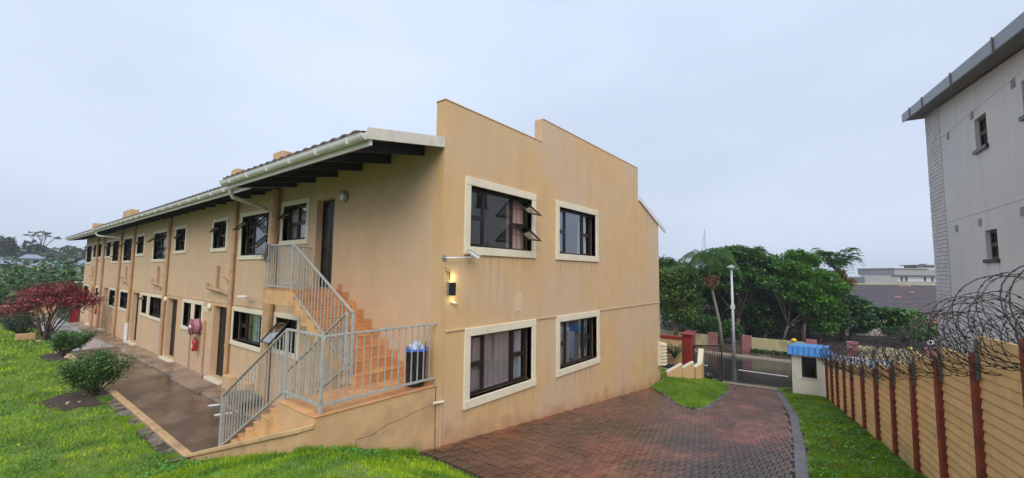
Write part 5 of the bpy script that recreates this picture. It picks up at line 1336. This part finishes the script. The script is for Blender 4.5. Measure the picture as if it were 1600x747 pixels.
def frond(mb, c, az, L_, lift, droop, leaflets=16, ll=.5, w=.035, hang=.35):
    d = Vector((math.cos(az), math.sin(az), 0)); pts = []
    n = 9
    for i in range(n+1):
        t_ = i/n; pts.append(c+d*(L_*t_*(1-.12*t_))+Vector((0, 0, lift*math.sin(t_*math.pi*.62)*L_-droop*L_*t_**2.2)))
    mb.tube(pts, .022, 4, r2=.006)
    s_ = Vector((-d.y, d.x, 0))
    for i in range(leaflets):
        t_ = .14+.85*i/leaflets; k = t_*n; j = min(int(k), n-1); p = pts[j]+(pts[j+1]-pts[j])*(k-j)
        for sd in (-1, 1):
            l = ll*(.45+1.1*math.sin(math.pi*min(1, t_*.95))**.7); e = p+s_*sd*l*.75+d*l*.4+Vector((0, 0, -l*hang))
            wv = d*w; mb.add([p-wv, p+wv, (p+e)/2+wv*1.1+Vector((0, 0, l*.1)), e, (p+e)/2-wv*.9+Vector((0, 0, l*.1))], [(0, 1, 2, 3, 4)])
t = thing('palm_tree', (31.6, 6.75, -5.2), 'slender palm with drooping fronds left of the street lamp', 'palm')
MB().tube([(31.6, 6.75, -5.3), (31.5, 6.85, -3.4), (31.25, 7.2, -1.2), (31.15, 7.32, -.4)], [.11, .095, .085, .08], 10).build('trunk', 'palm_bark', t, smooth=True)
MB().tube([(31.15, 7.32, -.4), (31.12, 7.35, .55)], .11, 10, r2=.07).build('crown_shaft', 'leaf_mid', t, smooth=True)
mb = MB()
for k in range(13): frond(mb, Vector((31.12, 7.36, .5)), k*2.4+.3, rnd.uniform(1.9, 2.7), rnd.uniform(.55, 1.0), rnd.uniform(.6, 1.15), 18, .48, .015, .8)
mb.build('frond', 'leaf_palm', t, recalc=False, kind='stuff')
leaf_mesh('dead_fronds', blob_pts([(31.15, 7.3, -.35, .5, .5, .5)], 900, np.random.RandomState(3), .3), .22, ['leaf_fawn', 'leaf_brown'], t, flat=0, droop=2.5, aspect=.2, seed=2)

t = thing('fan_palm', tuple(at(35.6, 27.3, -5.3)), 'tall palm like tree with stiff upright leaves and brown dead skirt', 'palm')
c = at(35.6, 27.3, .35)
MB().tube([at(35.6, 27.6, -5.3), at(35.6, 27.4, -2), c], .2, 8, r2=.14).build('trunk', 'palm_bark', t, smooth=True)
mb = MB()
for k in range(26): frond(mb, c, k*2.4, rnd.uniform(1.4, 2.3), rnd.uniform(.7, 1.35), rnd.uniform(.2, .9), 14, .42, .075, .15)
mb.build('frond', 'leaf_mid', t, recalc=False, kind='stuff')
leaf_mesh('dead_fronds', blob_pts([tuple(at(35.3, 26.8, .2))+(.8, .8, .5), tuple(at(35.3, 27.8, -.5))+(.8, .8, .8), tuple(at(35.3, 27.2, -1.4))+(.8, .8, .8)], 700, np.random.RandomState(3), .3), .3, ['leaf_brown', 'leaf_fawn', 'leaf_olive'], t, flat=0, droop=2, aspect=.25, seed=2)

def site_tree(a, b, zg, bl, per, size, mats, label, seed, name='street_tree', tr=.16, **kw):
    B_ = [tuple(at(a+q[0], q[1], q[2]))+(q[3], q[3], q[4]) for q in bl]
    return tree(name, tuple(at(a, b, zg)), B_, int(per*2.3), size*1.12, mats, label, trunk_r=tr, seed=seed, **kw)
site_tree(31, 11.9, -4.6, [(0, 11.6, -.2, 1.3, .7), (.5, 12.8, .0, 1.0, .6), (0, 11.9, -1.4, 1.4, .9), (0, 13.0, -1.9, .9, .7), (0, 12.2, -2.8, 1.2, .8)], 1500, .17, ['leaf_olive', 'leaf_mid'], 'olive green leafy tree just beyond the right edge of the building', 41)
site_tree(37, 14.0, -5.3, [(0, 13.4, .6, 1.2, .8), (0, 15.0, .2, 1.3, .9), (0, 14.0, -1.0, 1.6, 1.1), (0, 15.8, -1.2, 1.3, .9), (0, 13.2, -2.4, 1.3, 1.0)], 1200, .2, ['leaf_dark', 'leaf_mid'], 'dark green tree behind the slender palm', 42)
site_tree(35.5, 18.9, -5.3, [(0, 17.2, 1.5, 1.1, .7), (0, 18.6, 1.9, 1.1, .6), (0, 20.2, 1.7, 1.2, .7), (0, 21.3, 1.0, 1.0, .7), (0, 17.6, .3, 1.3, .7), (0, 19.6, .2, 1.5, .7), (0, 21.0, -.4, 1.1, .6), (.5, 16.8, -.8, 1.2, .6), (.5, 18.6, -1.0, 1.2, .5)], 1500, .19, ['leaf_mid', 'leaf_dark', 'leaf_mid'], 'broad dark street tree with open branches right of the street lamp', 43, split=.3)
site_tree(34, 23.2, -5.3, [(0, 22.9, 1.5, .9, .6), (0, 23.9, 1.2, .9, .6), (-.3, 22.6, .5, 1.1, .6), (-.3, 24.4, -.1, 1.2, .7), (-.6, 25.4, -.9, 1.0, .6), (-.4, 23.0, -.9, 1.2, .6), (0, 21.8, -.4, .9, .5), (-.5, 24.4, -1.9, 1.1, .6)], 1500, .17, ['leaf_bright', 'leaf_bright', 'leaf_mid'], 'bright green layered tree left of the fan palm', 44, split=.3, flat=1.2)
site_tree(36, 21.2, -5.3, [(0, 20.2, -2.6, 1.3, .8), (0, 22.0, -2.4, 1.4, .9), (0, 23.6, -3.0, 1.4, 1.0), (.5, 25.0, -3.4, 1.3, 1.0), (0, 21.2, -3.9, 1.2, .9)], 900, .2, ['leaf_dark'], 'dark undergrowth tree filling the gap above the cream street wall', 45, tr=.2)
site_tree(34.8, 27.6, -5.3, [(0, 26.6, -2.0, 1.1, .8), (0, 27.8, -2.4, 1.2, .8), (-.4, 26.2, -3.4, 1.0, .8), (-.4, 28.2, -3.6, 1.3, .9), (0, 29.3, -3.0, 1.0, .6)], 1100, .26, ['leaf_bluegreen', 'leaf_mid', 'leaf_dark'], 'dense broad leaved tree below the fan palm', 46)
site_tree(33.4, 30.6, -5.3, [(0, 30.0, -2.9, .9, .5), (0, 31.0, -3.1, 1.0, .6), (0, 30.4, -4.0, 1.3, .8), (0, 31.8, -4.1, 1.1, .7)], 1000, .24, ['leaf_bluegreen', 'leaf_bright', 'leaf_mid'], 'lower broad leaved tree in front of the dark tiled roof', 47, tr=.12)
site_tree(34.2, 24.6, -5.3, [(0, 24.4, -3.2, .9, .5), (0, 25.5, -3.1, .9, .5), (0, 25.0, -3.9, 1.1, .6)], 700, .2, ['leaf_bright', 'leaf_mid'], 'low bright shrub above the guard hut roof', 48, name='street_shrub', tr=.08, cat='shrub')
site_tree(33.5, 15.4, -5.3, [(0, 14.4, -3.6, 1.0, .6), (0, 15.6, -3.9, 1.0, .8), (0, 16.4, -4.3, .9, .7), (0, 17.2, -4.2, .9, .7)], 700, .17, ['leaf_dark', 'leaf_mid'], 'dark shrub beside the palm trunk on the far pavement', 49, name='street_shrub', tr=.08, cat='shrub')
site_tree(36, 32.8, -5.3, [(0, 32.6, -4.2, 1.0, .7), (0, 34.0, -4.6, 1.0, .6)], 600, .2, ['leaf_dark', 'leaf_mid'], 'dark shrub in front of the porch of the tiled house', 50, name='street_shrub', tr=.08, cat='shrub')
site_tree(44, 35.6, -5.3, [(0, 41.6, -3.9, .7, .9)], 500, .2, ['leaf_bright'], 'green shrub at the right end of the dark tiled house', 51, name='street_shrub', tr=.08, cat='shrub')
site_tree(39, 22.5, -5.3, [(0, b_, z_, 1.5, 1.0) for b_, z_ in ((17.8, -.2), (19.6, -.4), (21.6, -.2), (23.4, .1), (25.2, -1.1), (26.8, -1.6), (22.4, -1.6), (24.4, -1.8), (26.6, -2.2), (19.0, -1.5))], 600, .24, ['leaf_dark'], 'dark wide crowned tree filling the back of the street tree group', 55)
site_tree(33.8, 21.4, -5.3, [(0, 20.6, -.6, 1.0, .6), (0, 21.8, .6, 1.0, .6), (0, 22.4, -1.6, 1.1, .6), (-.2, 23.6, -2.4, 1.1, .7), (0, 25.6, -2.6, 1.0, .7)], 1000, .18, ['leaf_mid', 'leaf_dark', 'leaf_bright'], 'mid green tree between the broad street tree and the bright green one', 56, tr=.12)
site_tree(38, 17.0, -5.3, [(0, 15.6, -.3, 1.2, .9), (0, 17.0, -1.6, 1.5, 1.0), (0, 18.8, -2.4, 1.5, .9), (0, 15.6, -2.6, 1.3, .9)], 700, .2, ['leaf_dark'], 'dark tree whose crown fills the space behind the street lamp', 52)
site_tree(37.5, 26.0, -5.3, [(0, 25.6, -.7, 1.1, .8), (0, 27.4, -1.3, 1.2, .9), (0, 24.6, -1.6, 1.3, .9), (0, 26.4, -2.6, 1.4, .9), (0, 28.2, -2.2, 1.2, .9)], 700, .2, ['leaf_dark', 'leaf_mid'], 'dark tree close behind the fan palm trunk', 53)
site_tree(37, 20.0, -5.3, [(0, 18.0, 1.0, 1.2, .8), (0, 19.6, 1.0, 1.3, .8), (0, 21.4, .4, 1.3, .8), (0, 22.6, 1.2, 1.0, .7), (0, 20.6, -1.0, 1.4, .8)], 800, .2, ['leaf_dark', 'leaf_mid'], 'dark crowned tree behind the broad street tree', 54)
hg = np.concatenate([np.stack([33.0+rs.normal(size=900)*.12, 1.9+rs.rand(900)*3.4, -5.13+rs.rand(900)*.22], 1), np.stack([33.3+rs.rand(700)*.8, -6+rs.rand(700)*22, -5.25+rs.rand(700)*.4], 1)])
leaf_mesh('ground_cover', hg, .13, ['leaf_dark', 'leaf_mid'], seed=5, kind='stuff', label='low dark ground cover along the foot of the street wall', cat='ground cover')
fr_ = np.stack([60+rs.rand(9000)*50, -60+rs.rand(9000)*160, np.zeros(9000)], 1); fr_[:, 2] = -5.3+rs.rand(9000)**.7*(4.2+1.3*np.sin(fr_[:, 1]*.21)+.8*np.sin(fr_[:, 1]*.6))
fr_ = fr_[(fr_[:, 1] > 6)]
leaf_mesh('far_wood', fr_, 1.1, ['leaf_far', 'leaf_dark'], seed=6, kind='stuff', label='far belt of trees behind the houses across the street', cat='trees')
ug = np.concatenate([at_np for at_np in [np.array([tuple(at(37+rs.rand()*3.2, b_+rs.normal()*.9, -5.2+rs.rand()**.8*h_)) for _ in range(520)]) for b_, h_ in ((14.5, 2.6), (16.5, 2.2), (18.6, 1.5), (20.4, 2.4), (22.2, 2.9), (24.0, 2.6), (25.6, 3.0), (27.4, 3.1), (29.0, 2.6), (31, 1.8))]])
leaf_mesh('undergrowth', ug, .26, ['leaf_dark', 'leaf_dark', 'leaf_mid'], flat=.6, seed=12, kind='stuff', label='dark undergrowth beneath the street trees behind the cream wall', cat='undergrowth')
# spiky garden plants by the boundary wall
for k, (x, y) in enumerate(((21.9, 8.1), (21.9, 7.4), (21.6, 9.2), (22.1, 6.95))):
    t = thing('garden_plant', (x, y, -4.25), ('dark leafy plant in front of the boundary wall, second from the pillar', 'spiky plant in front of the boundary wall, nearest but one to the pillar', 'tall dark plant at the boundary wall beside the building edge', 'small spiky plant at the foot of the red pillar')[k], 'plant')
    mb = MB()
    for j in range(16): frond(mb, Vector((x, y, -4.2)), j*2.4, rnd.uniform(.35, .6)*(1.5 if k == 2 else 1), rnd.uniform(.8, 1.5), .3, 5, .14, .02, .1)
    mb.build('leaves', 'leaf_dark' if k != 1 else 'leaf_brown', t, recalc=False)

# left background: shrub belt, wooded hillside, skyline trees
n = 26000; P_ = np.stack([-14+rs.rand(n)*34, 51+rs.rand(n)**1.2*34, np.zeros(n)], 1)
hgt = 2.7+1.0*np.sin(P_[:, 0]*.55+P_[:, 1]*.23)+.8*np.sin(P_[:, 0]*1.25+P_[:, 1]*.5+1)+.02*(P_[:, 1]-50)*1.2
P_[:, 2] = -4.6+hgt*(1-rs.rand(n)**2.2*.85)+(P_[:, 1]-51)*.012
leaf_mesh('shrubbery', P_, .42, ['leaf_mid', 'leaf_dark', 'leaf_dark', 'leaf_mid'], flat=.8, seed=8, kind='stuff', label='dense green shrub belt beyond the far end of the lawn', cat='shrubs')
n = 30000; x = -40+rs.rand(n)*110; y = 95+rs.rand(n)*150
z = np.array([hill_z(a, b) for a, b in zip(x, y)])+(2.9+1.2*np.sin(x*.32+y*.11)+1.0*np.sin(x*.71-y*.23))*(.25+.75*rs.rand(n)**.5)
k = ~((np.abs(x-3)/6 < 1) & (y < 118)) & ~((np.abs(x-15.6) < 4) & (y < 130)) & ~((np.abs(x-9) < 3) & (y < 124)) & ~((np.abs(x-8) < 4) & (y > 155) & (y < 172)&(z > 3.6))
leaf_mesh('hillside_wood', np.stack([x, y, z], 1)[k], 1.5, ['leaf_far', 'leaf_far', 'leaf_dark'], flat=.9, seed=9, kind='stuff', label='wooded hillside fading into the mist at the far left', cat='wood')
def sky_tree(x, y, zg, bl, per, size, label, seed, mats=('leaf_far',), tr=.4, **kw):
    return tree('skyline_tree', (x, y, zg), [(x+q[0], y+q[1], q[2], q[3], q[3], q[4]) for q in bl], per, size, list(mats), label, trunk_r=tr, seed=seed, **kw)
sky_tree(13.2, 205, 3, [(-3, 0, 10.2, 1.6, .5), (-1.2, 0, 11.4, 1.9, .6), (1, 0, 11.2, 1.8, .6), (3.2, 0, 9.9, 1.6, .5), (0, 1, 10.3, 2.0, .5)], 130, .5, 'pale umbrella shaped tree standing above the far skyline', 61, mats=('leaf_olive', 'leaf_far'), tr=.3, split=.35)
sky_tree(3.5, 200, 2, [(-3, 0, 7.2, 3.6, 2.6), (1.2, 0, 7.0, 3.0, 2.6), (-6, 0, 7.4, 3, 2.4), (3, 0, 5.4, 2, 2.0)], 500, 1.0, 'large dome shaped tree at the left end of the far skyline', 62)
sky_tree(10.2, 200, 2, [(0, 0, 6.7, 1.8, 1.6), (2.4, 0, 5.8, 1.8, 1.3)], 400, .9, 'small rounded tree left of the pale umbrella tree on the skyline', 63)
sky_tree(21.0, 200, 2, [(-1.5, 0, 6.0, 2.2, 1.5), (2, 0, 6.0, 2.4, 1.6)], 400, .9, 'rounded tree right of the pale umbrella tree on the skyline', 64, mats=('leaf_far', 'leaf_olive'))
sky_tree(28.5, 190, 2, [(-2, 0, 6.2, 2.6, 1.8), (2, 0, 7.4, 3.0, 2.0), (5, 0, 6.2, 3, 2)], 450, 1.0, 'dark tree on the skyline just left of the building end', 65)

# ================================================================== HAZE (misty, wet air)
hm = bpy.data.materials.new('haze'); hm.use_nodes = True
N, L = hm.node_tree.nodes, hm.node_tree.links; N.remove(N['Principled BSDF'])
pv_ = N.new('ShaderNodeVolumePrincipled'); pv_.inputs['Color'].default_value = (.86, .90, .98, 1); pv_.inputs['Density'].default_value = .0007; pv_.inputs['Anisotropy'].default_value = .1
L.new(pv_.outputs[0], N['Material Output'].inputs['Volume'])
MATS['haze'] = hm
MB().box(-320, -520, -9, 920, 720, 20).build('haze', 'haze', None, kind='stuff', label='thin pale rain mist filling the air', cat='haze')
